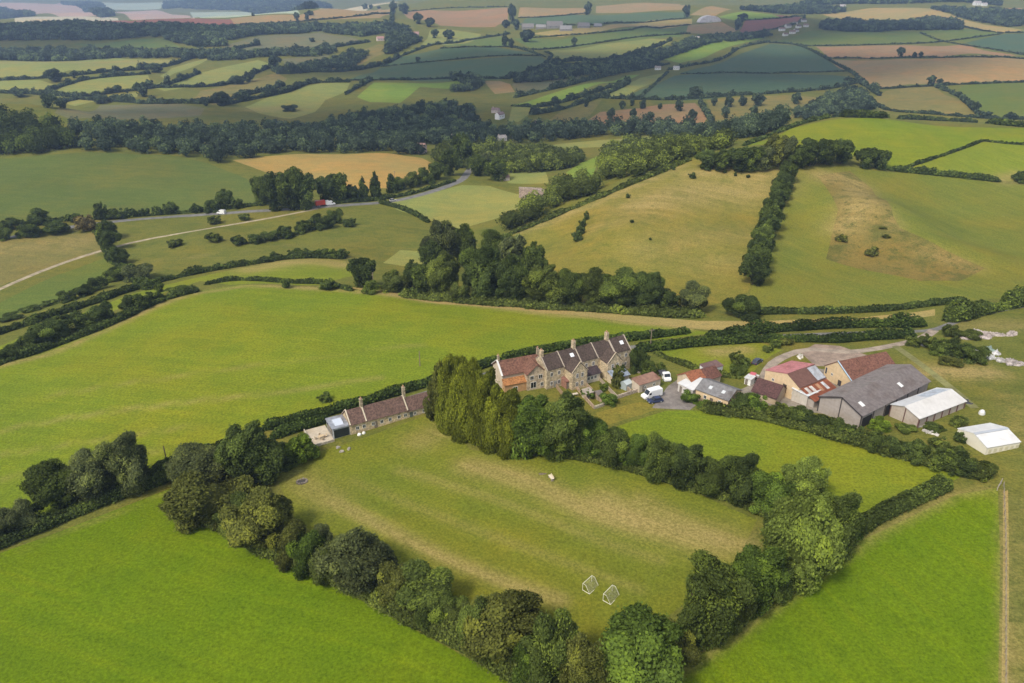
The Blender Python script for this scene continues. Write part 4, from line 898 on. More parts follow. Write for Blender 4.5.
# garden walls, sheds and fences in front of the terrace
def wall_line(pl, h, t, col, label, name='garden_wall', mat='stone', cat='wall'):
    P = hit(pl); m = MB(); o = P[0]
    for a, b in zip(P[:-1] - o, P[1:] - o):
        d = (b - a)[:2] / (np.linalg.norm((b - a)[:2]) + 1e-9); n_ = np.array([-d[1], d[0]]) * t / 2
        m.add([(a[0] - n_[0], a[1] - n_[1], a[2] - .5), (b[0] - n_[0], b[1] - n_[1], b[2] - .5), (b[0] + n_[0], b[1] + n_[1], b[2] - .5), (a[0] + n_[0], a[1] + n_[1], a[2] - .5),
               (a[0] - n_[0], a[1] - n_[1], a[2] + h), (b[0] - n_[0], b[1] - n_[1], b[2] + h), (b[0] + n_[0], b[1] + n_[1], b[2] + h), (a[0] + n_[0], a[1] + n_[1], a[2] + h)],
              [(3, 2, 1, 0), (4, 5, 6, 7), (0, 1, 5, 4), (1, 2, 6, 5), (2, 3, 7, 6), (3, 0, 4, 7)])
    ob = m.build(name, mat, None, col); ob.location = o; return tag(ob, label, cat)
wall_line([(608, 372), (621, 385), (631, 394)], 1.3, .3, (.33, .26, .19), 'stone garden wall running down from the conservatory house')
wall_line([(613, 400), (631, 394), (640, 391)], 1.0, .4, (.42, .34, .27), 'low stone wall at the foot of the terrace gardens')
wall_line([(571, 382), (583, 397), (594, 409)], 1.0, .25, (.40, .29, .2), 'brick garden wall in the gardens of the middle houses')
wall_line([(580, 380), (592, 392), (603, 406)], 1.2, .12, (.36, .27, .18), 'wooden garden fence between two terrace gardens', 'garden_fence', 'wood', 'fence')
wall_line([(594, 409), (603, 406), (613, 400)], .8, .4, (.42, .37, .28), 'low rubble wall at the end of the terrace gardens')
def shed(A, B, D, h, h2, wc, rc, label, name='shed', wall='render', roof='sheet', over=.2, cat='shed', win=1, group=None):
    p, L = frame(name, A, B, label, cat, group=group)
    MB().prism([(0, -.6), (D, -.6), (D, h2), (0, h)], 0, L).build('wall', wall, p, wc)
    MB().slab([(-over, -over, h + .03), (L + over, -over, h + .03), (L + over, D + over, h2 + .03), (-over, D + over, h2 + .03)], .1).build('roof', roof, p, rc)
    for k in range(win): window(p, L * (k + .6) / (win + .3), .9, min(.9, L * .2), .8)
    door(p, max(.6, L * .2), .8, min(1.9, h - .2), col=(.2, .17, .14)); return p
shed((566, 389), (573, 387), 2.6, 2.2, 2.7, (.30, .16, .11), (.26, .13, .1), 'small red-brown shed below the first gable wing', wall='wood')
shed((586, 400), (593, 398), 2.0, 1.8, 2.2, (.45, .40, .32), (.42, .36, .3), 'pale garden shed among the terrace gardens', wall='wood')
shed((598, 401), (603, 400), 1.8, 1.7, 2.0, (.34, .27, .2), (.20, .17, .15), 'little brown shed at the end of the terrace gardens', wall='wood', win=0)
shed((639, 393), (660, 386.5), 3.4, 2.4, 2.9, (.55, .47, .37), (.30, .17, .12), 'long low garage with brown sheet roof behind the white van', name='garage', win=2, cat='garage')
heap('rubble_heap', 640, 371, 1.8, 1.3, .7, 'rubble', (.42, .36, .31), 'pile of pale garden rubble above the long garage', 'rubble heap', 3, stone=.22)
for k, (px, py, a, lab) in enumerate(((575, 396, .4, 'pale bench table in the first terrace garden below the gable wing'), (598, 396, 1.2, 'pale garden table by the fence in the middle terrace garden'), (645, 375, .2, 'pale garden table beside the rubble pile above the garage'))):
    furn_table(hit1(px, py), a, lab, (.55, .48, .38))
p, L = frame('greenhouse', (626, 391), (632, 388.5), 'little glass greenhouse by the foot wall of the terrace gardens', 'greenhouse')
gable_house(p, L, 2.4, 1.7, 2.4, 'glass', (.35, .40, .40), 'glass', (.45, .5, .5), over=.05)
wall_line([(556, 388), (566, 400), (576, 410)], 1.3, .12, (.34, .24, .15), 'brown board fence left of the middle terrace gardens', 'garden_fence', 'wood', 'fence')
wall_line([(598, 379), (610, 392), (617, 399)], 1.2, .12, (.40, .33, .25), 'weathered board fence right of the conservatory garden', 'garden_fence', 'wood', 'fence')
# --- buildings by the yard
shed((677.5, 391), (692, 398), 6.2, 2.4, 3.0, (.55, .52, .48), (.72, .72, .72), 'lean-to with a white sheet roof beside the tarmac yard', name='white_lean_to', roof='white', win=1)
p, L = frame('red_cottage', (692, 392), (716, 385), 'low house with an orange-red tiled roof behind the grey-roofed shed', 'house')
gable_house(p, L * .55, 6, 2.8, 4.6, 'render', (.55, .45, .33), 'tile', (.32, .12, .06)); gable_house(p, L * .6, 5.6, 2.6, 4.3, 'render', (.5, .40, .29), 'tile', (.165, .075, .055), x0=L * .56)
window(p, 1.5, 1.0); window(p, 3.0, 1.0)
p, L = frame('grey_roofed_shed', (695, 399), (727, 410), 'shed with a grey sheet roof and cream walls above the farm hedge', 'shed')
gable_house(p, L, 7.5, 3.0, 4.6, 'render', CREAM, 'sheet', (.21, .205, .205), x0=0)
for x in (.3, .7): MB().slab([(L * x, 1.2, 3.78), (L * x + .9, 1.2, 3.78), (L * x + .9, 2.2, 4.2), (L * x, 2.2, 4.2)], .06).build('roof_window', 'glass', p, (.55, .57, .58))
window(p, L * .3, 1.1); window(p, L * .75, 1.1); door(p, L * .5)
shed((706, 377.5), (722, 373.5), 3.0, 2.5, 2.9, WHITE, (.17, .10, .09), 'white shed with flat dark brown roof below the small meadow', win=0)
p, L = frame('brown_roofed_outbuilding', (751, 398), (775, 405), 'low outbuilding with a dark brown roof in front of the pink-roofed barn', 'outbuilding')
gable_house(p, L, 7, 2.2, 4.6, 'render', (.45, .36, .26), 'tile', (.10, .05, .045), rc2=(.10, .05, .045))
MB().slab([(L * .45, 1.3, 3.25), (L * .45 + 1.1, 1.3, 3.25), (L * .45 + 1.1, 2.5, 4.07), (L * .45, 2.5, 4.07)], .05).build('roof_window', 'glass', p, (.5, .48, .45))
# pink roofed barn: gable wall faces the camera, pink slope left, rusty slope right
p, L = frame('pink_roofed_barn', (763, 387), (797, 402), 'cream barn with pink sheet roof on one side and rusty patched roof on the other', 'barn')
DB = 10.5
gable_house(p, L, DB, 5.2, 7.2, 'render', CREAM, 'sheet', (.50, .20, .20), axis='y', ridge_at=.62, eave2=5.0, over=.15, rc2=(.17, .085, .065))
MB().box(L + .02, .5, -.8, L + 4.6, DB, 3.0).build('side_wall', 'render', p, (.36, .32, .28))
MB().slab([(L + .1, .2, 4.75), (L + .1, DB + .2, 4.75), (L + 5.0, DB + .2, 3.1), (L + 5.0, .2, 3.1)], .1).build('rusty_roof', 'sheet', p, (.27, .085, .04))
for k, (yy, c) in enumerate(((1.2, (.62, .6, .56)), (3.0, (.66, .63, .58)), (5.4, (.45, .25, .14)), (7.6, (.6, .62, .64)))):
    MB().slab([(L + .5, yy, 4.62 + .12), (L + .5, yy + 1.1, 4.62 + .12), (L + 3.0, yy + 1.1, 3.77 + .12), (L + 3.0, yy, 3.77 + .12)], .04).build('roof_panel', 'sheet', p, c)
MB().slab([(L * .66, DB - 3.4, 7.25), (L * .66, DB - .1, 7.25), (L, DB - .1, 5.28), (L, DB - 3.4, 5.28)], .05).build('roof_panel', 'sheet', p, (.42, .44, .47))
door(p, L * .60, 1.2, 2.4, col=(.06, .05, .045), z=1.6); window(p, L * .25, 3.2, .8, .8); window(p, L * .85, 2.2, .6, .8)
shed((806, 406), (818, 400), 4.5, 3.0, 3.3, (.50, .46, .40), (.66, .68, .68), 'narrow shed with white flat roof between pink barn and grey barn', roof='white', win=0, over=.3)
# red-brown barn
p, L = frame('rust_roofed_barn', (823, 378), (849, 391), 'barn with rust-brown roof, two roof windows and a cream gable', 'barn')
DB = 17
gable_house(p, L, DB, 3.9, 7.0, 'render', CREAM, 'tile', (.165, .08, .055), axis='y', ridge_at=.42, over=.2, rc2=(.195, .088, .06))
MB().slab([(L * .42, -.28, 7.3), (L * .42, -.05, 7.3), (L + .3, -.05, 3.95), (L + .3, -.28, 3.95)], .2).build('barge_board', 'paint', p, (.42, .55, .65))
MB().box(.4, -.06, 1.8, .9, 0, 3.6).build('window', 'glass', p, (.04, .06, .09)); door(p, L * .62, 1.2, 2.2, col=(.06, .05, .05)); window(p, L * .3, 2.2, .7, .8)
for yy in (4.0, 8.2): MB().slab([(L * .55, yy, 6.42), (L * .55, yy + .9, 6.42), (L * .67, yy + .9, 5.78), (L * .67, yy, 5.78)], .05).build('roof_window', 'paint', p, (.8, .78, .76))
# big grey barn
p, L = frame('grey_barn', (817.5, 411), (859, 429), 'large barn with weathered grey sheet roof and open steel posts', 'barn')
DB = 31
gable_house(p, L, DB, 4.2, 6.6, 'render', (.34, .30, .27), 'sheet', (.235, .205, .19), axis='y', over=.35, rc2=(.20, .172, .162))
for xx in (0, .5, 1): MB().box(L * xx - .1, -.16, -.8, L * xx + .1, -.02, 4.2 + (2.2 if xx == .5 else 0)).build('post', 'paint', p, (.05, .045, .045))
m = MB(); m.slab([(-.4, -.45, 4.0), (-.4, -.36, 4.0), (L / 2, -.36, 6.7), (L / 2, -.45, 6.7)], .28).slab([(L + .4, -.45, 4.0), (L + .4, -.36, 4.0), (L / 2, -.36, 6.7), (L / 2, -.45, 6.7)], .28); m.build('barge_board', 'paint', p, (.06, .05, .05))
for yy in (2.5, 20): MB().slab([(L * .74, yy, 5.66), (L * .74, yy + 1.2, 5.66), (L * .86, yy + 1.2, 5.08), (L * .86, yy, 5.08)], .05).build('roof_window', 'paint', p, (.72, .72, .70))
for k in range(1, 6): MB().box(L + .02, DB * k / 6, -.8, L + .16, DB * k / 6 + .22, 4.0).build('post', 'paint', p, (.06, .05, .05))
for k in (0, 2): MB().box(L + .02, DB * k / 6 + .6, 0, L + .08, DB * (k + 1) / 6 - .4, 3.2).build('opening_shade', 'wood', p, (.03, .028, .026))  # near-black boards on the side wall, painted as the shade of open bays
# white roofed lean-to barn
p, L = frame('white_roofed_barn', (889, 416), (917, 428), 'smaller open barn with white sheet roof on posts beside the grey barn', 'barn')
DB = 18
gable_house(p, L, DB, 3.3, 4.6, 'render', (.42, .36, .30), 'white', (.66, .67, .68), axis='y', ridge_at=.45, over=.3, rc2=(.70, .68, .65))
MB().slab([(L * .05, 9, 3.6), (L * .05, 17, 3.6), (L * .43, 17, 4.72), (L * .43, 9, 4.72)], .06).build('roof_panel', 'sheet', p, (.47, .52, .58))
for k in range(7): MB().box(L + .02, DB * k / 6 - .1, -.8, L + .2, DB * k / 6 + .12, 3.2).build('post', 'wood', p, (.13, .07, .06))
for xx in (0, .5, 1): MB().box(L * xx - .1, -.16, -.8, L * xx + .1, -.02, 3.3 + (1.2 if xx == .5 else 0)).build('post', 'wood', p, (.13, .07, .06))
# white polytunnel shed
p, L = frame('white_tunnel', (985, 455), (1018.5, 447.5), 'low white plastic-covered tunnel with a ribbed side on the grass', 'polytunnel')
gable_house(p, L, 8.5, 1.9, 3.2, 'paint', (.70, .66, .54), 'white', (.74, .74, .73), over=.12, z0=-.5)
MB().box(-.1, 3.6, 3.28, L + .1, 4.3, 3.42).build('ridge_strip', 'white', p, (.5, .53, .58))
for k in range(6): MB().box(L * (k + .4) / 6, -.09, .1, L * (k + .9) / 6, -.01, 1.35).build('side_panel', 'paint', p, (.54, .50, .36))
o = lump('water_tank', 981.5, 414, .8, .8, 1.3, 'paint', (.6, .6, .57), 'white round water tank right of the white-roofed barn', 'tank', 5, rough=.02)
# rubble heaps and tips
RUB = [(972, 338, 3.0, 1.8, 1.3, (.52, .44, .40)), (985, 336, 3.2, 2.0, 1.5, (.55, .47, .43)), (998, 335, 2.6, 1.5, 1.0, (.48, .41, .36)), (1012, 334, 2.2, 1.3, .9, (.50, .43, .38)), (978, 332, 1.6, 1.2, 1.0, (.55, .5, .47))]
for k, (px, py, rx, ry, h, c) in enumerate(RUB): heap('rubble_heap', px, py, rx * 1.3, ry * 1.1, h * .6, 'rubble', tuple(x * .7 for x in c), 'low pinkish heap of stone rubble at the right edge', 'rubble heap', k, group='pinkish rubble heaps', n=70, stone=.26)
for k, (px, py, r, c, lab) in enumerate(((992, 358, 1.5, (.78, .78, .76), 'big white bulk bag at the front of the bag heap'), (1000, 361, 1.3, (.6, .57, .54), 'grey-white bulk bag right of the big white one'), (1014, 364, 1.9, (.52, .46, .43), 'pale brown covered heap right of the white bags'), (990, 350, 1.4, (.35, .45, .40), 'grey-green tarpaulin heap behind the white bags'), (976, 350, 1.0, (.72, .72, .7), 'white bag lying apart left of the bag heap'), (923, 345, 1.0, (.70, .68, .64), 'white trailer-sized bag beside the lane end'), (997, 354, 1.2, (.7, .69, .68), 'second white bulk bag behind the big white one'))):
    heap('bulk_bag', px, py, r, r * .8, r * .5, 'rubble', tuple(x * .62 for x in c), lab, 'bag', 20 + k, n=12, stone=r * .42)
for k, (px, py, c, lab) in enumerate(((840, 340, (.66, .66, .63), 'white plastic sheet heap under the lane hedge, left one'), (871, 338, (.6, .62, .6), 'white plastic sheet heap under the lane hedge, right one'), (800, 357, (.62, .58, .5), 'pale board lying beside the brown yard'), (932, 433, (.55, .52, .47), 'pale scrap heap in the weeds below the white-roofed barn'), (921, 425, (.4, .38, .35), 'grey scrap heap among weeds below the white-roofed barn'), (966, 402, (.08, .08, .09), 'dark scrap pile behind the white-roofed barn'))):
    heap('scrap_heap', px, py, 1.9, .9, .4, 'rubble', tuple(x * .8 for x in c), lab, 'heap', 40 + k, n=26, stone=.3)
# --- vehicles (front = +x)
def place(name, px, py, px2, py2, label, cat, group=None):
    a, b = hit1(px, py), hit1(px2, py2); o = empty(name, a, math.atan2(b[1] - a[1], b[0] - a[0])); return tag(o, label, cat, group)
def wheels(p, xs, w, r=.34):
    for x in xs:
        for y in (-w, w):
            wv_ = MB().wheel(x, y, r, .22).build('wheel', 'rubber', p, (.02, .02, .02)); MB().add(*_disc(x, y + math.copysign(.10, y), r * .6, .06, 12)); 
            MB().add([(a, b, c - r * .6 + r) for a, b, c in _disc(x, y + math.copysign(.10, y), r * .6, .06, 12)[0]], _disc(0, 0, 1, 1, 12)[1]).build('rim', 'paint', wv_, (.4, .4, .4))
def van(p, col=(.78, .78, .77), L=5.6, h=2.5, open_back=False):
    q = L / 2
    prof = [(-q, .35), (q, .35), (q, .95), (q - .25, 1.15), (q - .95, 1.3), (q - 1.75, h - .05), (-q + .1, h), (-q, h - .3)] if not open_back else [(.35, .35), (q, .35), (q, .95), (q - .2, 1.2), (q - .7, 1.35), (q - 1.2, h - .3), (.4, h - .2), (.35, h - .4)]
    MB().prism(prof, -1.0, 1.0, 'y').build('body', 'paint', p, col, bevel=.08)
    if open_back:
        MB().box(-q, -1.0, .6, .3, 1.0, .8).build('cargo_bed', 'paint', p, (.07, .07, .08)); MB().box(-q, -1.0, .8, .28, -.92, 1.2).box(-q, .92, .8, .28, 1.0, 1.2).box(-q, -.92, .8, -q + .08, .92, 1.2).build('bed_side', 'paint', p, (.10, .10, .11))
        MB().slab([(q - .68, -.85, 1.38), (q - .68, .85, 1.38), (q - 1.19, .8, h - .34), (q - 1.19, -.8, h - .34)], .05).build('windscreen', 'glass', p, (.02, .025, .03))
    else:
        MB().slab([(q - .98, -.85, 1.36), (q - .98, .85, 1.36), (q - 1.7, .8, h - .14), (q - 1.7, -.8, h - .14)], .05).build('windscreen', 'glass', p, (.02, .025, .03))
    for y in (-1.015, 1.015):
        x1 = q - 1.2; MB().box(x1 - .9, min(y, y * .995), 1.35, x1 - .1, max(y, y * .995), 1.95).build('side_window', 'glass', p, (.02, .025, .03))
        MB().box(q - .06, y * .72 - .15, .75, q + .03, y * .72 + .15, .93).build('headlight', 'paint', p, (.75, .75, .72))
    wheels(p, (q - .95, -q + 1.1), .95)
def car(p, col, L=4.2):
    q = L / 2
    MB().prism([(-q, .3), (q, .3), (q, .68), (q - .2, .8), (-q + .1, .88), (-q, .75)], -.86, .86, 'y').build('body', 'paint', p, col, bevel=.07)
    MB().prism([(-q + .25, .87), (q - 1.05, .85), (q - 1.75, 1.42), (-q + .75, 1.42)], -.74, .74, 'y').build('cabin', 'glass', p, (.03, .035, .045), bevel=.05)
    MB().box(-q + .85, -.68, 1.40, q - 1.85, .68, 1.47).build('roof', 'paint', p, col, bevel=.03)
    for y in (-.6, .6):
        MB().box(q - .04, y - .16, .56, q + .03, y + .16, .7).build('headlight', 'paint', p, (.7, .7, .68)); MB().box(-q - .03, y - .14, .6, -q + .04, y + .14, .75).build('tail_light', 'paint', p, (.35, .02, .02))
    wheels(p, (q - .8, -q + .8), .80, .31)
van(place('white_van', 651.5, 397, 642, 399.5, 'white panel van parked in front of the long garage', 'van'), L=5.8)
van(place('flatbed_truck', 664.5, 378, 668.5, 383, 'white-cabbed truck with dark open bed above the long garage', 'truck'), L=5.6, open_back=True)
car(place('dark_blue_car', 655, 402, 646, 403.5, 'dark blue car parked beside the white van', 'car'), (.035, .05, .11))
car(place('dark_car', 757, 363, 762, 360, 'dark grey car on the stony track above the farm', 'car'), (.05, .06, .09), 4.4)
p = place('red_tractor', 752.5, 381, 756, 377, 'red and white loader parked by the brown-roofed outbuilding', 'tractor')
MB().box(-1.2, -.6, .6, 1.5, .6, 1.3).build('bonnet', 'paint', p, (.5, .07, .08), bevel=.06); MB().box(-1.2, -.7, 1.3, .2, .7, 2.5).build('cab', 'glass', p, (.2, .12, .12), bevel=.05); MB().box(-1.3, -.8, 2.5, .3, .8, 2.65).build('cab_roof', 'paint', p, (.55, .12, .14), bevel=.03)
MB().box(2.0, -1.0, .3, 2.7, 1.0, 1.0).build('bucket', 'paint', p, (.62, .6, .58)); MB().bar((1.4, -.5, 1.1), (2.1, -.5, .7), .08).bar((1.4, .5, 1.1), (2.1, .5, .7), .08).build('loader_arm', 'paint', p, (.5, .07, .08)); wheels(p, (1.0,), .75, .42); wheels(p, (-.8,), .8, .65)
shed((744, 384), (750, 386), 2.2, 2.0, 2.3, WHITE, (.62, .62, .62), 'tiny white shed beside the red loader', win=0)
p = place('red_lorry', 322.5, 206, 330, 205, 'red and white lorry on the valley road', 'lorry')
MB().box(-4, -1.2, .9, 1.6, 1.2, 3.5).build('cargo_box', 'paint', p, (.55, .07, .05), bevel=.05); MB().box(1.8, -1.15, .6, 4.0, 1.15, 3.0).build('cab', 'paint', p, (.75, .73, .7), bevel=.15); MB().box(3.98, -.95, 1.7, 4.04, .95, 2.6).build('windscreen', 'glass', p, (.03, .03, .04)); MB().box(-4, -.9, .6, 3.8, .9, .85).build('chassis', 'paint', p, (.04, .04, .04)); wheels(p, (-3, -1.9, 2.8), 1.0, .48)
van(place('white_van', 331, 205, 336, 204.5, 'white van following the red lorry on the valley road', 'van'), L=5)
van(place('white_van', 221.5, 214, 215, 214.5, 'white van on the valley road under the domed field', 'van'), L=5)
car(place('silver_car', 393, 201, 400, 200, 'pale car on the valley road below the corn field', 'car'), (.5, .5, .5))
# --- goals, bench and other things in the mown field
def goal(px, py, px2, py2, label, W=3.4, Hh=1.55, D=1.6, r=.045, back=1):
    a, b = hit1(px, py), hit1(px2, py2); rz = math.atan2(b[1] - a[1], b[0] - a[0]); p = empty('football_goal', a, rz); tag(p, label, 'goal', 'two small football goals')
    W = float(np.hypot(*(b - a)[:2])); z1 = .04; dy = D * back; c = (.78, .76, .66)
    MB().bar((0, 0, 0), (0, 0, Hh), r).bar((W, 0, 0), (W, 0, Hh), r).bar((0, 0, Hh), (W, 0, Hh), r).build('goal_frame', 'paint', p, c)
    MB().bar((0, 0, Hh), (0, dy * .4, Hh), r * .8).bar((0, dy * .4, Hh), (0, dy, z1), r * .8).bar((W, 0, Hh), (W, dy * .4, Hh), r * .8).bar((W, dy * .4, Hh), (W, dy, z1), r * .8).bar((0, dy, z1), (W, dy, z1), r).bar((0, 0, z1), (0, dy, z1), r).bar((W, 0, z1), (W, dy, z1), r).build('back_stay', 'paint', p, c)
    m = MB(); n = 12
    for k in range(n + 1):
        x = W * k / n; m.bar((x, dy * .4, Hh), (x, dy, z1), .011, 3).bar((x, 0, Hh), (x, dy * .4, Hh), .011, 3)
    for k in range(1, 9):
        t = k / 9; m.bar((0, dy * (.4 + .6 * t), Hh * (1 - t)), (W, dy * (.4 + .6 * t), Hh * (1 - t)), .011, 3)
    m.build('net', 'paint', p, (.6, .58, .5))
goal(582.5, 590, 591.5, 581.5, 'white netted football goal on the mown field, left of the pair', back=-1)
goal(603, 600.5, 612, 591, 'white netted football goal half behind the trees, right of the pair', back=-1)
p = place('picnic_bench', 551, 479.5, 553.5, 483, 'pale wooden bench seat alone in the mown field', 'bench')
MB().box(-.9, -.35, .68, .9, .35, .74).build('seat_board', 'wood', p, (.62, .55, .42)); MB().box(-.9, .34, .74, .9, .40, 1.1).build('backrest', 'wood', p, (.5, .42, .3))
for x in (-.7, .7): MB().box(x - .05, -.3, 0, x + .05, .3, .68).build('leg', 'wood', p, (.3, .25, .2))
lump('log', 543, 474, 1.0, .3, .25, 'bark', (.16, .13, .09), 'dark log lying on the grass near the pale bench', 'log', 61)
p = empty('fire_pit', hit1(302, 482), .4); tag(p, 'dark fire pit ring on the mown grass near the left trees', 'fire pit')
m = MB()
for k in range(11): a = k * .571; m.box(1.1 * math.cos(a) - .22, .9 * math.sin(a) - .2, -.1, 1.1 * math.cos(a) + .22, .9 * math.sin(a) + .2, .28 + .06 * (k % 3))
m.build('stone_ring', 'rubble', p, (.20, .17, .14)); MB().box(-.8, -.6, -.1, .8, .6, .08).build('ash', 'rubble', p, (.07, .065, .06))
# --- poles, posts and fence
def pole(px, py, h, label, arm=True):
    p = empty('utility_pole', hit1(px, py), .4); tag(p, label, 'pole')
    v, f = tube([(0, 0, -.5), (0, 0, h)], [.16, .11], 8); MB().add(v, [tuple(x) for x in f]).build('mast', 'bark', p, (.22, .17, .13))
    if arm:
        a = MB().box(-.9, -.06, h - .6, .9, .06, h - .45).build('crossarm', 'bark', p, (.2, .16, .13))
        for x in (-.75, 0, .75): MB().bar((x, 0, h - .45), (x, 0, h - .25), .06).build('insulator', 'paint', a, (.5, .5, .48))
pole(587, 307, 9.0, 'wooden utility pole in front of the valley tree belt'); pole(650, 351, 7.5, 'utility pole at the end of the terraced houses'); pole(374, 292, 8, 'thin pole beside the light green bush at the belt', False)
pole(420, 366, 5, 'thin wooden pole in the lime field behind the conifers', False); pole(167, 462, 4.5, 'thin wooden post by the clump in the lime field', False); pole(395, 183, 8, 'utility pole by the golden corn field')
p = empty('wire_fence', hit1(1004, 683), 0); tag(p, 'wooden post and wire fence along the dry strip at right', 'fence')
FP = line_world([(1003, 486), (1005, 540), (1005, 610), (1005, 683), (1006, 760)], 2.6); o0 = np.array(p.location)
for q in FP: MB().box(q[0] - o0[0] - .06, q[1] - o0[1] - .06, q[2] - o0[2] - .3, q[0] - o0[0] + .06, q[1] - o0[1] + .06, q[2] - o0[2] + 1.15).build('post', 'wood', p, (.30, .23, .15))
m = MB()
for a, b in zip(FP[:-1] - o0, FP[1:] - o0):
    for z in (.4, .75, 1.08): m.bar(a + np.array([0, 0, z]), b + np.array([0, 0, z]), .016, 3)
m.build('wire', 'paint', p, (.25, .24, .22))
p = place('field_gate', 999, 487, 1003, 480, 'weathered wooden gate at the top of the wire fence', 'gate')
m = MB()
for z in (.3, .6, .9, 1.2): m.box(-1.5, -.03, z, 1.5, .03, z + .09)
m.build('gate_bars', 'wood', p, (.38, .34, .29)); 
for x in (-1.6, 1.55): MB().box(x - .08, -.08, -.2, x + .08, .08, 1.45).build('gate_post', 'wood', p, (.3, .26, .21))
# --- far houses
def far_house(px, py, w, label, wc, rc, group=None, h=1.0, rz=None, name='house', cat='house'):
    P = hit1(px, py); s, _ = pxm(P); Wd = w / s; D = Wd * .62; e = Wd * .34 * h; r = e + Wd * .26
    o = empty(name, P, ((px * 1.37 + py) % 1.0 - .5) * .9 if rz is None else rz); tag(o, label, cat, group)
    _, rf = gable_house(o, Wd, D, e, r, 'render', wc, 'tile', rc, x0=-Wd / 2, z0=-2.0, over=.2)
    MB().box(-Wd * .42, D / 2 - .5, r - .6, -Wd * .42 + .9, D / 2 + .5, r + 1.1).build('chimney', 'stone', rf, (.4, .32, .25))
    for x in (-.28, .05, .3): window(o, Wd * x, e * .45, Wd * .11, e * .3, glass=(.05, .05, .06))
    return o
for k, (px, py, w) in enumerate(((782, 31, 6), (789, 28, 6), (795, 24, 5), (799, 28, 5), (792, 34, 6), (804, 22, 5), (786, 36, 5), (797, 32, 5), (806, 27, 5))):
    far_house(px, py, w, 'small pale house in the village on the right far slope', (.62, .6, .58) if k % 3 else (.75, .74, .72), (.16, .12, .11) if k % 2 else (.24, .15, .12), 'houses of the hillside village')
far_house(418, 153, 13, 'pink-walled house with white gable above the golden corn field', (.66, .5, .45), (.32, .20, .17), rz=-.3, h=1.3)
far_house(502, 119, 9, 'white gabled farmhouse in the valley wood', (.75, .74, .72), (.28, .2, .19), rz=.9, h=1.4); far_house(495, 113, 8, 'pale farm building left of the white gabled farmhouse', (.5, .42, .38), (.25, .18, .17))
far_house(538, 127, 9, 'brown-roofed house among trees right of the white farmhouse', (.5, .42, .38), (.22, .15, .14)); far_house(503, 141, 9, 'pale long barn by the thin grass strip in the valley', (.6, .56, .52), (.42, .38, .36), rz=.5); far_house(490, 147, 7, 'small white roofed shed left of the pale long barn', (.6, .6, .58), (.6, .6, .6))
far_house(455, 142, 10, 'cream house with dark roof above the road bend', (.62, .56, .42), (.12, .09, .09)); far_house(474, 170, 8, 'pale cottage at the bend of the valley road', (.6, .55, .48), (.3, .22, .2)); far_house(505, 181, 10, 'low brown-roofed cottage beside the garden meadow', (.5, .42, .36), (.28, .18, .15))
far_house(381, 41, 7, 'pink-roofed farmhouse on the left far slope', (.6, .5, .46), (.42, .24, .22)); far_house(388, 38, 6, 'grey barn beside the pink-roofed far farmhouse', (.45, .4, .4), (.3, .22, .24)); far_house(415, 37, 8, 'long red-roofed barn below the big tan field', (.42, .34, .32), (.36, .22, .2))
far_house(658, 70, 6, 'white house below the wooded far lane', (.7, .7, .68), (.35, .3, .28)); far_house(676, 70, 6, 'white cottage at the corner of the teal fields', (.74, .73, .7), (.5, .48, .46)); far_house(696, 41, 7, 'pale house in the trees of the wooded far lane', (.62, .6, .58), (.4, .36, .35))
for k, (px, py, w) in enumerate(((528, 29, 12), (541, 29, 10), (555, 28.5, 16), (566, 31, 12), (584, 28, 12), (598, 27, 8))):
    far_house(px, py, w, 'long low white glasshouse shed on the far ridge', (.26, .25, .24), (.30, .29, .29) if k % 2 else (.22, .2, .19), 'white sheds on the far ridge', h=.45, rz=.05, name='glasshouse', cat='shed')
for px, py, w in ((978, 5.5, 7), (985, 6, 5), (843, 8.5, 6), (1008, 22, 6), (1015, 23, 6)): far_house(px, py, w, 'tiny white house near the top right skyline', (.75, .75, .74), (.4, .36, .36), 'skyline houses at right', rz=.1)
P = hit1(709, 22); p = empty('dome_tunnel', P, .1); tag(p, 'large white arched crop tunnel on the far slope', 'polytunnel')
s, _ = pxm(P); R_ = 11 / s; MB().prism([(-R_, -1)] + [(R_ * math.cos(t), R_ * .55 * math.sin(t)) for t in np.linspace(math.pi, 0, 13)] + [(R_, -1)], -12, 12, 'y').build('cover', 'sheet', p, (.60, .58, .60)); MB().box(-3, -12.2, 0, 3, -12.05, 4).build('door', 'paint', p, (.4, .4, .4))
# stone bridge with dark arch
A, B = hit1(519, 198), hit1(547, 196); p = empty('stone_bridge', A, math.atan2(B[1] - A[1], B[0] - A[0])); tag(p, 'stone bridge with one dark arch in the valley', 'bridge')
LB = float(np.hypot(*(B - A)[:2])); cx, ra, hb = LB * .58, LB * .13, LB * .34
prof = [(0, -1), (cx - ra, -1)] + [(cx + ra * math.cos(t), ra * .4 + ra * math.sin(t)) for t in np.linspace(math.pi, 0, 11)] + [(cx + ra, -1), (LB, -1), (LB, hb * .8), (cx, hb), (0, hb * .8)]
MB().prism(prof, 0, 5, 'y').build('arch_wall', 'stone', p, (.30, .23, .19)); MB().prism([(-.1, hb * .8), (cx, hb + .01), (LB + .1, hb * .8), (LB + .1, hb * .8 + .9), (cx, hb + .9), (-.1, hb * .8 + .9)], -.12, .25, 'y').build('parapet', 'stone', p, (.33, .27, .23))
MB().box(cx - ra * 1.2, 5.05, -1, cx + ra * 1.2, 5.2, ra * 1.6).build('arch_shade', 'stone', p, (.03, .03, .03))  # near-black plate closing the arch, its colour stands for the shade inside
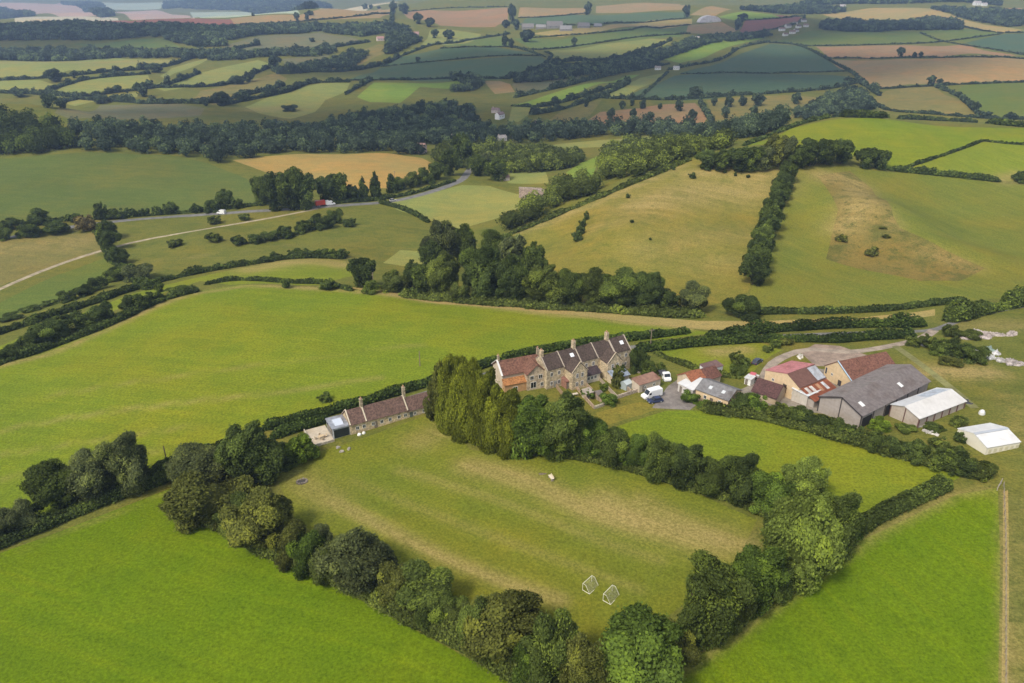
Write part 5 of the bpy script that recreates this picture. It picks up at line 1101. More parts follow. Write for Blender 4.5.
# ------------------------------------------------------------------ clouds out of view, added to shade the far side of the valley
cm, n_, l_, o_ = new_mat('cloud'); b_ = n_.new('ShaderNodeBsdfDiffuse'); b_.inputs[0].default_value = (.8, .8, .8, 1); l_.new(b_.outputs[0], o_.inputs[0])
def cloud(px, Yg, rx, ry, label, seed, zc=620.0):
    """a heap cloud whose shade falls round the ground below pixel column px at distance Yg"""
    k = zc / math.tan(SUN_EL); x = (px - 512) / F * Yg * .95 + k * math.sin(SUN_AZ); y = Yg + k * math.cos(SUN_AZ)
    rng = np.random.default_rng(seed); V, Fc, o = [], [], 0
    for i in range(16):
        a = rng.uniform(0, 6.28); q = math.sqrt(rng.uniform(0, 1)) * .75; r = rng.uniform(.28, .5)
        v = ICO2[0] * np.array([rx * r, ry * r, 55 * rng.uniform(.7, 1.5)]) * (1 + .08 * rng.normal(size=(len(ICO2[0]), 1))); v[:, 2] = np.maximum(v[:, 2], -18)
        V.append(v + np.array([rx * q * math.cos(a), ry * q * math.sin(a), 0])); Fc.append(ICO2[1] + o); o += len(v)
    me = np_mesh('cloud', np.concatenate(V), np.concatenate(Fc), True); me.materials.append(cm)
    ob = link('cloud', me, None, None, None, (x, y, zc)); tag(ob, label, 'cloud', None, 'stuff')
cloud(620, 1250, 520, 260, 'broad grey cloud shading the teal fields of the far slope', 1); cloud(60, 1750, 430, 200, 'long cloud shading the dark far left woods', 2)
cloud(330, 800, 430, 110, 'narrow cloud shading the wooded valley floor', 3); cloud(760, 1900, 420, 240, 'cloud shading the upper right slope', 4)
# ------------------------------------------------------------------ air
hz = bpy.data.materials.new('haze_air'); hz.use_nodes = True; n = hz.node_tree.nodes; n.clear(); out = n.new('ShaderNodeOutputMaterial')
v = n.new('ShaderNodeVolumePrincipled'); v.inputs['Color'].default_value = (.50, .68, 1.0, 1); v.inputs['Density'].default_value = HAZE_DENSITY; v.inputs['Anisotropy'].default_value = .2
hz.node_tree.links.new(v.outputs[0], out.inputs['Volume'])
zlo = float(wv[:, 2].min()) - 1.0; zhi = float(max(wv[:, 2].max() + 45, H + 10))
ho = MB().box(-8700, -30, zlo, 8700, 9250, zhi).build('haze', 'paint', None); ho.data.materials.clear(); ho.data.materials.append(hz); tag(ho, 'thin blue summer haze filling the whole valley', 'haze', None, 'stuff')
# ------------------------------------------------------------------ trees near the camera
ORD = 'first second third fourth fifth sixth seventh eighth ninth tenth eleventh twelfth thirteenth fourteenth fifteenth sixteenth'.split()
DESC = dict(dark='dark green', mid='mid green', green='rich green', light='light green', olive='olive green', gold='golden green', grey='grey-green', lime='bright yellow-green', brown='brownish', wild='green', far='dark', hedge='dark green')
def row(lst, where, group, thing='tree'):
    for i, (px, py, w, h, k, c) in enumerate(lst):
        kind_word = 'bush' if k == 'bush' else 'conifer' if k == 'conifer' else 'tree'
        tree(px, py, w, h, k, c, f'{DESC[c]} {kind_word}, {ORD[i]} {where}', group)
row([(256, 487, 61, 62, 'round', 'dark'), (206, 491, 64, 49, 'round', 'grey'), (209, 522, 77, 53, 'bush', 'olive'), (266, 553, 69, 62, 'round', 'olive'),
     (309, 571, 41, 45, 'bush', 'green'), (362, 599, 81, 70, 'round', 'grey'), (422, 617, 66, 57, 'round', 'mid'), (455, 633, 35, 39, 'bush', 'light'),
     (508, 669, 87, 80, 'round', 'olive'), (548, 693, 58, 72, 'round', 'mid'), (580, 711, 58, 68, 'round', 'olive')],
    'from the dark round one in the near left tree row', 'trees in the row left of the mown field')
row([(634, 703, 99, 91, 'round', 'green'), (706, 645, 81, 80, 'round', 'mid'), (752, 617, 63, 68, 'round', 'green'), (790, 589, 69, 86, 'round', 'light'),
     (832, 558, 53, 63, 'round', 'mid'), (803, 511, 55, 50, 'round', 'light')], 'from the bottom corner of the tree row right of the field', 'trees in the row right of the mown field')
row([(441, 420, 30, 56, 'conifer', 'olive'), (452, 428, 34, 72, 'conifer', 'gold'), (464, 436, 36, 76, 'conifer', 'gold'), (475, 441, 36, 74, 'conifer', 'gold'), (487, 446, 36, 70, 'conifer', 'gold'), (499, 450, 36, 64, 'conifer', 'gold'), (511, 453, 34, 58, 'conifer', 'gold'), (522, 455, 32, 52, 'conifer', 'green'),
     (468, 428, 34, 66, 'conifer', 'gold'), (490, 436, 34, 60, 'conifer', 'gold'), (510, 442, 32, 50, 'conifer', 'gold')],
    'from the long cottage in the golden conifer clump', 'golden conifers beside the cottages')
row([(534, 459, 57, 61, 'round', 'green'), (563, 459, 54, 62, 'round', 'mid'), (590, 459, 44, 44, 'bush', 'green'), (612, 466, 39, 40, 'bush', 'mid'), (634, 469, 36, 38, 'bush', 'green'), (657, 481, 40, 44, 'round', 'mid'),
     (684, 489, 40, 44, 'round', 'dark'), (712, 495, 42, 40, 'bush', 'mid'), (738, 503, 47, 48, 'round', 'dark'), (768, 515, 50, 48, 'bush', 'green'), (780, 548, 44, 42, 'bush', 'mid')],
    'from the golden conifers in the row right of them', 'small trees between the mown field and paddock')
row([(132, 494, 52, 58, 'round', 'grey'), (95, 506, 54, 52, 'round', 'grey'), (62, 514, 56, 52, 'round', 'mid'), (18, 532, 44, 32, 'bush', 'grey'), (-20, 545, 46, 40, 'bush', 'mid'), (170, 480, 30, 22, 'bush', 'dark')],
    'from the right in the clump by the lime field', 'trees by the lower left corner of the lime field')
row([(238, 532, 44, 40, 'bush', 'mid'), (290, 562, 44, 46, 'bush', 'olive'), (336, 585, 46, 48, 'bush', 'wild'), (395, 610, 42, 48, 'bush', 'olive'), (440, 634, 38, 44, 'bush', 'mid'), (480, 654, 44, 52, 'round', 'mid'), (532, 690, 46, 54, 'bush', 'green'), (605, 714, 50, 60, 'bush', 'wild'), (318, 560, 34, 38, 'bush', 'grey'), (462, 640, 34, 40, 'bush', 'wild')],
    'counting down the row from the dark round tree among low fillers', 'low filler bushes of the near left row')
row([(672, 672, 44, 50, 'bush', 'olive'), (732, 632, 40, 44, 'bush', 'wild'), (776, 600, 40, 44, 'bush', 'mid'), (818, 572, 36, 40, 'bush', 'wild'), (846, 548, 26, 26, 'bush', 'green')],
    'counting up from the bottom corner among low fillers', 'low filler bushes of the right row')
row([(302, 462, 32, 30, 'bush', 'lime'), (284, 466, 30, 22, 'bush', 'dark'), (325, 402, 14, 10, 'bush', 'mid')], 'of the garden bushes left of the cottage patio', 'garden bushes')
# belt of big trees behind the lime field
row([(363, 288, 30, 31, 'round', 'dark'), (372, 294, 17, 14, 'bush', 'light'), (328, 290, 19, 14, 'bush', 'mid'), (287, 288, 9, 10, 'bush', 'dark'), (395, 292, 28, 22, 'bush', 'wild'), (414, 297, 15, 10, 'bush', 'mid'),
     (412, 290, 19, 29, 'round', 'dark'), (425, 296, 25, 32, 'round', 'mid'), (444, 297, 36, 42, 'round', 'wild')], 'from the left in the valley tree belt', 'trees at the left end of the valley belt')
row([(442, 268, 38, 45, 'round', 'grey'), (466, 266, 30, 40, 'round', 'mid'), (430, 275, 25, 32, 'round', 'dark'), (494, 268, 34, 37, 'round', 'mid'), (514, 270, 32, 35, 'round', 'grey'), (532, 284, 27, 40, 'round', 'mid')],
    'from the left in the back rank of the tree belt', 'trees at the back of the valley belt')
row([(483, 300, 48, 52, 'round', 'dark'), (460, 302, 19, 22, 'bush', 'wild'), (512, 303, 39, 44, 'round', 'dark'), (545, 305, 47, 39, 'round', 'wild'), (570, 306, 33, 35, 'round', 'mid'), (596, 307, 41, 37, 'round', 'wild'),
     (622, 309, 50, 39, 'round', 'mid'), (648, 309, 33, 37, 'round', 'dark'), (667, 310, 27, 24, 'bush', 'dark'), (692, 312, 33, 29, 'round', 'grey'), (742, 315, 37, 20, 'bush', 'dark')],
    'from the left in the front rank of the tree belt', 'trees at the front of the valley belt')
def same(lst, label, group, cat=None):
    for (px, py, w, h, k, c) in lst: tree(px, py, w, h, k, c, label, group, cat=cat)
same([(753, 285, 28, 30, 'round', 'dark'), (756, 275, 26, 28, 'round', 'mid'), (758, 264, 28, 28, 'round', 'dark'), (762, 252, 26, 27, 'round', 'mid'), (766, 241, 24, 26, 'round', 'dark'), (769, 231, 24, 26, 'round', 'mid'), (772, 220, 22, 24, 'round', 'dark'),
      (776, 210, 20, 22, 'round', 'dark'), (779, 201, 20, 20, 'round', 'mid'), (782, 193, 20, 20, 'round', 'dark'), (786, 184, 20, 22, 'round', 'mid')],
     'dark tree in the line climbing the hill beside the hollow meadow', 'trees in the line climbing the right hill')
same([(706, 168, 24, 18, 'round', 'dark'), (722, 170, 26, 20, 'round', 'mid'), (738, 171, 28, 24, 'round', 'dark'), (752, 171, 26, 24, 'round', 'mid'), (764, 170, 26, 24, 'round', 'grey'),
      (796, 168, 26, 22, 'round', 'mid'), (810, 166, 28, 26, 'round', 'dark'), (826, 165, 28, 25, 'round', 'mid'), (840, 164, 24, 24, 'round', 'dark')],
     'dark tree in the clump on top of the right hill', 'trees in the clump on the right hill')
row([(772, 168, 26, 32, 'round', 'olive'), (784, 168, 20, 30, 'round', 'grey')], 'of the pale thin crowns above the hilltop clump', 'pale crowned hilltop trees')
tree(865, 168, 22, 20, 'round', 'dark', 'dark round tree at the right end of the hilltop clump', None); tree(880, 169, 22, 19, 'round', 'dark', 'dark round tree beside the hedge below the lime crest field', None)
tree(1020, 182, 16, 12, 'bush', 'dark', 'dark bush at the right edge below the crest fields', None)
same([(582, 228, 8, 10, 'bush', 'dark'), (580, 235, 9, 11, 'bush', 'dark'), (577, 241, 11, 12, 'bush', 'dark'), (586, 220, 6, 9, 'bush', 'mid')], 'dark bush in the short strip on the open hill', 'bushes in the strip on the hill')
same([(628, 198, 5, 5, 'bush', 'dark'), (632, 223, 4, 4, 'bush', 'dark'), (660, 171, 7, 4, 'bush', 'dark'), (674, 170, 4, 4, 'bush', 'dark'), (692, 178, 9, 6, 'bush', 'dark'), (706, 170, 12, 8, 'bush', 'dark'), (650, 240, 3, 3, 'bush', 'dark'), (735, 176, 4, 4, 'bush', 'dark'), (725, 173, 4, 4, 'bush', 'mid'), (748, 178, 4, 4, 'bush', 'dark')],
     'small dark bush on the open yellowing hill', 'scattered bushes on the hill')
same([(842, 241, 12, 7, 'bush', 'olive'), (872, 254, 14, 7, 'bush', 'olive'), (886, 238, 9, 4, 'bush', 'olive'), (883, 229, 8, 3, 'bush', 'olive')], 'low scrubby bush on the rough brown mound', 'bushes on the brown mound')
# valley road trees
same([(262, 206, 20, 29, 'round', 'mid'), (277, 210, 29, 36, 'round', 'dark'), (292, 210, 31, 40, 'round', 'mid'), (306, 209, 29, 34, 'round', 'dark'), (338, 201, 27, 28, 'round', 'mid'), (350, 200, 18, 15, 'round', 'dark'), (328, 203, 20, 26, 'round', 'dark')],
     'tall dark tree in the clump beside the red lorry', 'tall trees by the valley road')
same([(364, 198, 10, 20, 'conifer', 'dark'), (376, 197, 11, 24, 'conifer', 'dark'), (392, 193, 11, 18, 'conifer', 'dark'), (356, 200, 9, 14, 'conifer', 'dark')], 'pointed dark conifer below the golden corn field', 'conifers by the valley road')
same([(400, 190, 16, 14, 'bush', 'mid'), (412, 187, 18, 16, 'bush', 'wild'), (426, 184, 18, 18, 'bush', 'mid'), (438, 180, 18, 18, 'round', 'mid'), (450, 176, 22, 26, 'round', 'mid'), (462, 168, 24, 34, 'round', 'dark'), (446, 166, 18, 24, 'round', 'wild'), (476, 176, 20, 20, 'round', 'mid'), (496, 181, 24, 22, 'round', 'mid'), (486, 172, 20, 20, 'round', 'grey')],
     'leafy green tree by the bend of the valley road', 'trees by the road bend')
same([(225, 210, 20, 20, 'round', 'dark'), (213, 212, 16, 14, 'bush', 'dark'), (238, 209, 12, 12, 'bush', 'dark'), (196, 213, 12, 11, 'bush', 'dark'), (170, 214, 16, 14, 'bush', 'dark'), (158, 215, 10, 10, 'bush', 'dark'), (145, 216, 10, 9, 'bush', 'dark'), (132, 217, 14, 11, 'bush', 'dark'), (118, 219, 16, 12, 'bush', 'dark'), (102, 220, 14, 18, 'bush', 'dark'), (74, 222, 14, 10, 'bush', 'dark'), (42, 224, 24, 16, 'bush', 'dark'), (10, 230, 18, 14, 'bush', 'dark'), (30, 236, 24, 14, 'bush', 'dark'), (5, 240, 16, 14, 'bush', 'mid'), (55, 234, 30, 14, 'bush', 'dark'), (88, 231, 20, 18, 'bush', 'brown'), (-15, 238, 20, 14, 'bush', 'dark')],
     'dark bush along the valley road under the domed field', 'bushes along the valley road')
same([(108, 240, 22, 20, 'round', 'mid'), (112, 250, 22, 20, 'round', 'dark'), (120, 265, 20, 18, 'round', 'dark'), (116, 281, 22, 14, 'bush', 'mid'), (140, 280, 28, 18, 'bush', 'grey'), (130, 270, 12, 8, 'bush', 'mid')],
     'dark leafy tree in the cross hedge below the valley road', 'trees in the cross hedge')
same([(240, 244, 16, 9, 'bush', 'dark'), (256, 243, 16, 10, 'bush', 'dark'), (270, 241, 16, 12, 'bush', 'mid'), (286, 238, 18, 13, 'bush', 'dark'), (302, 233, 16, 14, 'bush', 'mid'), (322, 229, 24, 16, 'bush', 'dark'), (336, 223, 16, 16, 'bush', 'mid'), (350, 226, 14, 9, 'bush', 'dark'), (215, 241, 16, 9, 'bush', 'wild'), (216, 224, 14, 9, 'bush', 'wild'), (245, 220, 12, 7, 'bush', 'wild'), (175, 246, 14, 7, 'bush', 'wild')],
     'dark scrub bush in the olive pasture below the valley road', 'scrub bushes in the valley pasture')
same([(275, 260, 10, 9, 'bush', 'dark'), (294, 257, 14, 9, 'bush', 'dark'), (306, 257, 14, 9, 'bush', 'mid'), (318, 257, 14, 9, 'bush', 'dark'), (330, 257, 16, 10, 'bush', 'mid'), (343, 258, 14, 10, 'bush', 'dark'), (268, 262, 10, 6, 'bush', 'dark')],
     'dark bush at the top of the golden strip field', 'bushes above the strip field')
same([(48, 344, 36, 26, 'bush', 'dark'), (62, 336, 28, 22, 'bush', 'dark'), (88, 328, 26, 20, 'bush', 'dark'), (104, 320, 22, 20, 'bush', 'dark'), (135, 310, 26, 14, 'bush', 'dark'), (155, 302, 20, 12, 'bush', 'dark'), (178, 294, 22, 10, 'bush', 'mid'), (10, 358, 22, 12, 'bush', 'dark'), (160, 292, 10, 12, 'bush', 'mid'), (28, 350, 24, 14, 'bush', 'dark')],
     'dark bush in the ragged hedge along the lime field', 'bushes in the hedge of the lime field')
same([(70, 300, 18, 10, 'bush', 'dark'), (84, 296, 18, 12, 'bush', 'dark'), (98, 290, 20, 13, 'bush', 'dark'), (50, 306, 18, 8, 'bush', 'dark'), (30, 313, 20, 9, 'bush', 'dark'), (10, 322, 22, 10, 'bush', 'dark')], 'dark bush on the bank below the green wedge', 'bushes on the bank of the green wedge')
# farm hedge bushes
same([(740, 412, 26, 20, 'bush', 'dark'), (756, 414, 24, 22, 'bush', 'green'), (724, 414, 20, 8, 'bush', 'mid'), (690, 401, 18, 10, 'bush', 'green'), (706, 408, 18, 8, 'bush', 'green'), (776, 420, 26, 20, 'bush', 'wild'), (796, 424, 26, 18, 'bush', 'mid'), (814, 430, 26, 20, 'bush', 'dark'), (834, 436, 26, 18, 'bush', 'mid'),
      (855, 442, 24, 16, 'bush', 'dark'), (876, 448, 26, 16, 'bush', 'mid'), (898, 454, 26, 16, 'bush', 'dark'), (918, 460, 28, 18, 'bush', 'mid'), (940, 468, 30, 20, 'bush', 'mid'), (960, 474, 30, 20, 'bush', 'dark'), (980, 477, 26, 18, 'bush', 'wild'), (956, 461, 22, 13, 'bush', 'mid'), (940, 452, 24, 14, 'bush', 'wild')],
     'green bush in the farm hedge above the bright paddock', 'bushes in the farm hedge')
row([(961, 442, 14, 9, 'bush', 'dark'), (905, 432, 20, 9, 'bush', 'light'), (934, 431, 20, 9, 'bush', 'mid'), (957, 424, 16, 8, 'bush', 'wild'), (880, 430, 20, 12, 'bush', 'lime')], 'of the weedy bushes around the white-roofed shed', 'weedy bushes by the white-roofed shed')
same([(738, 374, 18, 10, 'bush', 'mid'), (768, 352, 10, 8, 'bush', 'wild'), (738, 364, 18, 14, 'bush', 'wild'), (776, 347, 12, 7, 'bush', 'light'), (744, 366, 14, 9, 'bush', 'mid'), (786, 345, 12, 8, 'bush', 'olive')], 'low green bush between the meadow and the stony track', 'bushes beside the stony track')
same([(940, 352, 24, 12, 'bush', 'mid'), (958, 356, 26, 16, 'bush', 'dark'), (974, 360, 26, 14, 'bush', 'mid'), (950, 366, 24, 10, 'bush', 'olive'), (928, 345, 20, 10, 'bush', 'wild'), (912, 345, 16, 9, 'bush', 'wild'), (968, 338, 24, 8, 'bush', 'wild'), (950, 335, 18, 10, 'bush', 'wild')], 'scrubby bush on the rough ground beside the rubble heaps', 'scrub beside the rubble heaps')
row([(618, 388, 13, 22, 'bush', 'olive'), (603, 391, 10, 9, 'bush', 'light'), (637, 372, 18, 26, 'bush', 'dark'), (648, 376, 16, 16, 'bush', 'mid'), (660, 372, 10, 10, 'bush', 'mid'), (608, 404, 18, 12, 'bush', 'green'), (588, 398, 14, 10, 'bush', 'green'), (618, 380, 14, 18, 'bush', 'mid'), (645, 364, 12, 12, 'bush', 'mid')],
    'of the garden shrubs right of the terraced houses', 'shrubs in the terrace gardens')
# ------------------------------------------------------------------ hedges
near = [
 ([(-60, 575), (0, 547), (60, 522), (120, 497), (172, 478)], 2.2, 3.2, 'dark', 'dark hedge along the lane at the left edge', .5),
 ([(150, 478), (200, 456), (262, 430)], 1.8, 2.4, 'dark', 'dark low hedge behind the left tree clump', .4),
 ([(262, 430), (330, 414), (400, 393), (440, 382), (500, 361)], 2.4, 2.6, 'hedge', 'trimmed dark hedge behind the long cottage', .15),
 ([(270, 440), (300, 430), (330, 420)], 2.2, 2.4, 'hedge', 'short trimmed hedge left of the cottage patio', .15),
 ([(500, 361), (560, 349), (620, 341), (690, 333)], 2.2, 2.4, 'hedge', 'trimmed dark hedge behind the terraced houses', .2),
 ([(634, 352), (700, 345.5), (757, 341.5), (800, 341), (840, 341.5), (880, 339), (915, 337)], 2.6, 3.0, 'hedge', 'lower one of the two lane hedges above the farm', .3),
 ([(706, 337), (760, 332), (850, 327), (925, 326)], 3.0, 3.4, 'hedge', 'thick upper lane hedge above the farm', .35),
 ([(945, 322), (985, 314), (1030, 302), (1110, 285)], 3.6, 5, 'mid', 'thick bushy hedge at the right edge beside the lane', .5),
 ([(750, 314), (840, 313), (900, 309), (966, 301)], 2.0, 2.4, 'dark', 'thin hedge at the foot of the hollow meadow', .3),
 ([(700, 409), (728, 413), (760, 417), (850, 440), (920, 462), (990, 478)], 2.0, 4.5, 'wild', 'overgrown farm hedge above the bright paddock', .5),
 ([(852, 536), (880, 517), (910, 503), (950, 486)], 2.6, 3.4, 'mid', 'clipped thick hedge between paddock and near right field', .15),
 ([(186, 506), (254, 541), (314, 567), (404, 612), (484, 656), (564, 705)], 3.8, 5, 'wild', 'undergrowth along the foot of the near left tree row', .5),
 ([(600, 706), (688, 642), (756, 598), (842, 544)], 3.6, 5, 'wild', 'undergrowth along the foot of the right tree row', .5),
 ([(520, 451), (590, 458), (660, 477), (740, 501), (790, 526)], 1.8, 3.5, 'wild', 'undergrowth below the small trees beside the paddock', .4),
 ([(400, 296), (470, 302), (560, 309), (640, 313), (705, 316)], 2.5, 6, 'wild', 'undergrowth at the foot of the big valley tree belt', .5),
 ([(-60, 392), (0, 364), (50, 348), (110, 325), (160, 302), (198, 291)], 2.0, 3, 'dark', 'ragged dark hedge along the top of the lime field', .6),
 ([(-60, 352), (0, 334), (80, 308), (160, 282), (240, 266), (300, 258), (345, 259)], 2.2, 3.4, 'dark', 'long dark hedge above the curved strip field', .5),
 ([(205, 285), (240, 280), (290, 283), (322, 284), (352, 291)], 1.5, 2.2, 'dark', 'low hedge between strip field and lime field', .4),
 ([(380, 203), (400, 209), (415, 215), (428, 223)], 2.0, 3, 'dark', 'short dark hedge between two valley pastures', .3),
 ([(-60, 230), (20, 224), (100, 219), (200, 212), (262, 205)], 1.8, 2.6, 'dark', 'dark hedge along the valley road under the domed field', .6),
 ([(320, 205), (385, 199), (420, 192), (455, 181)], 1.8, 2.6, 'dark', 'dark hedge along the road under the corn field', .4),
 ([(888, 170), (930, 174), (1000, 182)], 3, 3.6, 'dark', 'dark hedge below the bright crest fields', .3),
 ([(905, 168), (945, 155), (983, 141)], 1.2, 1.6, 'dark', 'thin hedge between the two bright crest fields', .5),
 ([(983, 141), (1024, 145), (1110, 148)], 1.2, 1.6, 'dark', 'thin hedge running right across the crest field', .5),
 ([(744, 146), (775, 134), (805, 123), (835, 117)], 2.0, 3.6, 'dark', 'dark hedge curving up the left side of the crest', .4),
 ([(835, 117), (880, 118), (950, 121), (1024, 127), (1110, 134)], 3.4, 5, 'dark', 'thick dark hedge along the top of the right crest', .3),
 ([(502, 238), (560, 214), (620, 189), (690, 160)], 1.5, 4, 'wild', 'scrubby edge along the ridge of the central hill', .6),
 ([(98, 233), (105, 246), (120, 268), (150, 290)], 2, 4, 'dark', 'cross hedge running down from the valley road', .6),
 ([(655, 353), (670, 360), (712, 374), (742, 378)], 1.2, 2, 'wild', 'low hedge below the small rough meadow', .5),
]
for pl, h, w, c, lab, rg in near: hedge(pl, h, w, c, lab, None, rg)
far = [
 ([(-40, 83), (50, 78), (110, 72), (165, 67), (200, 56), (260, 45)], 5, 'left'), ([(40, 95), (85, 80), (150, 74)], 4, 'left'), ([(55, 104), (100, 95), (140, 90), (165, 86), (200, 73)], 5, 'left'), ([(0, 93), (60, 96), (100, 101), (200, 104), (240, 97), (285, 86)], 5, 'left'),
 ([(150, 88), (220, 86), (252, 75), (273, 66)], 4, 'left'), ([(225, 105), (285, 93), (310, 84), (350, 82)], 5, 'left'), ([(200, 59), (230, 54), (280, 53), (330, 48), (370, 42)], 6, 'left'), ([(270, 66), (280, 74), (310, 72), (340, 72), (380, 66), (400, 57)], 6, 'left'),
 ([(345, 95), (357, 88), (372, 80)], 4, 'left'), ([(348, 80.5), (400, 80), (465, 78.5), (510, 79)], 3, 'middle'), ([(380, 67), (400, 65), (450, 60), (500, 56), (540, 56)], 2.2, 'middle'), ([(440, 48.5), (500, 47), (520, 49), (545, 57)], 2.4, 'middle'),
 ([(400, 57), (430, 46), (445, 44), (510, 34)], 4, 'middle'), ([(407, 12), (450, 8), (510, 7)], 2.5, 'middle'), ([(518, 18), (550, 17), (590, 13)], 3, 'middle'), ([(520, 25), (600, 25), (690, 18)], 3, 'middle'), ([(530, 38), (600, 33), (690, 25)], 3, 'middle'),
 ([(510, 46), (540, 50), (600, 43), (640, 37), (690, 34)], 3, 'middle'), ([(545, 63), (552, 56), (545, 52)], 3, 'middle'), ([(505, 79), (540, 70), (560, 62), (610, 60), (640, 53), (672, 40)], 6, 'middle'), ([(515, 98), (560, 88), (610, 75), (640, 70), (670, 64)], 6, 'middle'),
 ([(512, 106), (548, 106), (600, 91), (628, 82)], 5, 'middle'), ([(530, 115), (560, 110), (600, 97), (628, 84)], 6, 'middle'), ([(640, 98), (668, 72)], 2.5, 'middle'), ([(668, 70), (720, 60), (740, 48), (770, 42)], 4, 'middle'), ([(600, 98), (660, 100), (750, 95), (820, 90), (862, 82)], 4.5, 'right'),
 ([(680, 74), (785, 73), (848, 71.5)], 2, 'right'), ([(770, 43), (800, 46), (830, 61), (850, 72), (868, 86)], 3.5, 'right'), ([(725, 35), (745, 34), (790, 26), (805, 18)], 4, 'right'), ([(735, 21), (780, 18.5), (805, 16)], 3, 'right'), ([(700, 103), (705, 112), (712, 124)], 5, 'right'),
 ([(800, 46), (824, 46), (880, 45), (940, 42), (1002, 34)], 2.4, 'right'), ([(920, 33), (945, 42), (990, 49), (1030, 56)], 2.4, 'right'), ([(828, 58.5), (940, 58), (1080, 57)], 2.4, 'right'), ([(868, 88), (885, 89), (935, 86), (1080, 80)], 3, 'right'), ([(935, 87), (957, 96), (978, 115)], 4.5, 'right'),
 ([(870, 98), (885, 110), (930, 114), (1000, 119), (1080, 120)], 3, 'right'), ([(960, 26), (1000, 33), (1080, 31)], 3, 'right'), ([(880, 25), (905, 20), (950, 23)], 3, 'right'),
 ([(845, 80), (858, 82), (868, 88), (880, 96)], 6, 'right'), ([(240, 25), (300, 22), (392, 13)], 3, 'left'), ([(392, 12), (392, 24), (388, 40), (400, 50)], 7, 'left'),
]
FL = dict(left='dark hedgerow between pale fields on the left far slope', middle='dark hedgerow between fields on the middle far slope', right='dark hedgerow between fields on the right far slope')
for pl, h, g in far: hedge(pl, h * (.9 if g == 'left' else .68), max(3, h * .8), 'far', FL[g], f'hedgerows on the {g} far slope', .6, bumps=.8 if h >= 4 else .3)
# lone trees of the far slope
same([(586, 107, 6, 8, 'round', 'far'), (611, 119, 9, 11, 'round', 'far'), (633, 119, 7, 10, 'round', 'far'), (651, 120, 8, 8, 'round', 'far'), (679, 111, 10, 11, 'round', 'far'), (692, 119, 9, 10, 'round', 'far'), (622, 109, 7, 8, 'round', 'far'), (642, 109, 8, 9, 'round', 'far'), (632, 106, 6, 7, 'round', 'far'), (660, 109, 5, 6, 'round', 'far')],
     'dark round tree standing in the orange-brown far pasture', 'trees in the orange-brown pasture')
same([(714, 106, 6, 9, 'round', 'far'), (729, 107, 10, 11, 'round', 'far'), (725, 118, 9, 11, 'round', 'far'), (742, 106, 9, 11, 'round', 'far'), (757, 106, 14, 12, 'round', 'far'), (753, 116, 9, 10, 'round', 'far'), (779, 113, 7, 8, 'round', 'far'), (796, 104, 10, 12, 'round', 'far'), (797, 118, 10, 12, 'round', 'far')],
     'dark round tree in the pasture below the teal crop fields', 'trees in the pasture below the teal fields')
same([(696, 98, 18, 11, 'round', 'far'), (900, 57, 8, 9, 'round', 'far'), (914, 58, 5, 6, 'round', 'far'), (920, 58, 5, 6, 'round', 'far')], 'dark lone tree on a field edge of the right far slope', 'lone trees on field edges')
same([(931, 84, 8, 8, 'round', 'far'), (939, 85, 6, 6, 'round', 'far'), (985, 118, 12, 8, 'bush', 'far'), (1010, 119, 12, 8, 'bush', 'far'), (975, 112, 8, 10, 'round', 'far')], 'dark bush beside the deep green field at right', 'bushes beside the deep green field')
same([(297, 21, 6, 8, 'round', 'far'), (307, 21, 4, 7, 'round', 'far'), (310, 15, 9, 5, 'bush', 'far'), (365, 9, 6, 5, 'round', 'far'), (371, 9, 4, 4, 'round', 'far'), (379, 9, 4, 3, 'round', 'far'), (394, 14, 8, 12, 'round', 'far'), (253, 16, 4, 3, 'bush', 'far')], 'small dark tree on the tan ridge strip', 'trees on the tan ridge strip')
same([(512, 24, 8, 18, 'round', 'far'), (506, 28, 8, 8, 'round', 'far'), (516, 30, 8, 10, 'round', 'far'), (588, 15, 7, 12, 'round', 'far'), (435, 38, 8, 8, 'round', 'far'), (449, 39, 12, 9, 'round', 'far'), (505, 47, 8, 11, 'round', 'far'), (511, 48, 6, 9, 'round', 'far'), (574, 46, 6, 8, 'round', 'far'), (527, 42, 14, 12, 'round', 'far'), (686, 18, 8, 12, 'round', 'far'), (738, 30, 8, 11, 'round', 'far'), (743, 20, 12, 6, 'round', 'far'), (312, 42, 6, 5, 'bush', 'far'), (418, 62, 5, 5, 'round', 'far'), (404, 14, 10, 10, 'round', 'far'), (418, 24, 10, 10, 'round', 'far'), (430, 27, 10, 9, 'round', 'far')],
     'dark hedgerow tree on the middle of the far slope', 'hedgerow trees of the far slope')
same([(55, 82, 18, 13, 'round', 'far'), (50, 92, 6, 6, 'round', 'far'), (75, 78, 7, 7, 'round', 'far'), (20, 97, 14, 8, 'round', 'far'), (50, 108, 14, 14, 'round', 'far'), (62, 108, 10, 8, 'round', 'far'), (100, 104, 16, 9, 'round', 'far'), (118, 92, 8, 7, 'round', 'far'), (142, 97, 14, 14, 'round', 'far'), (150, 88, 8, 8, 'round', 'far'), (222, 106, 17, 14, 'round', 'far'), (205, 106, 8, 9, 'round', 'far'), (250, 82, 10, 10, 'round', 'far'), (238, 84, 16, 8, 'round', 'far'), (275, 68, 14, 12, 'round', 'far'), (290, 111, 16, 7, 'bush', 'far'), (155, 72, 18, 8, 'round', 'far')],
     'dark hedgerow tree between pale fields at the left', 'hedgerow trees among the pale left fields')
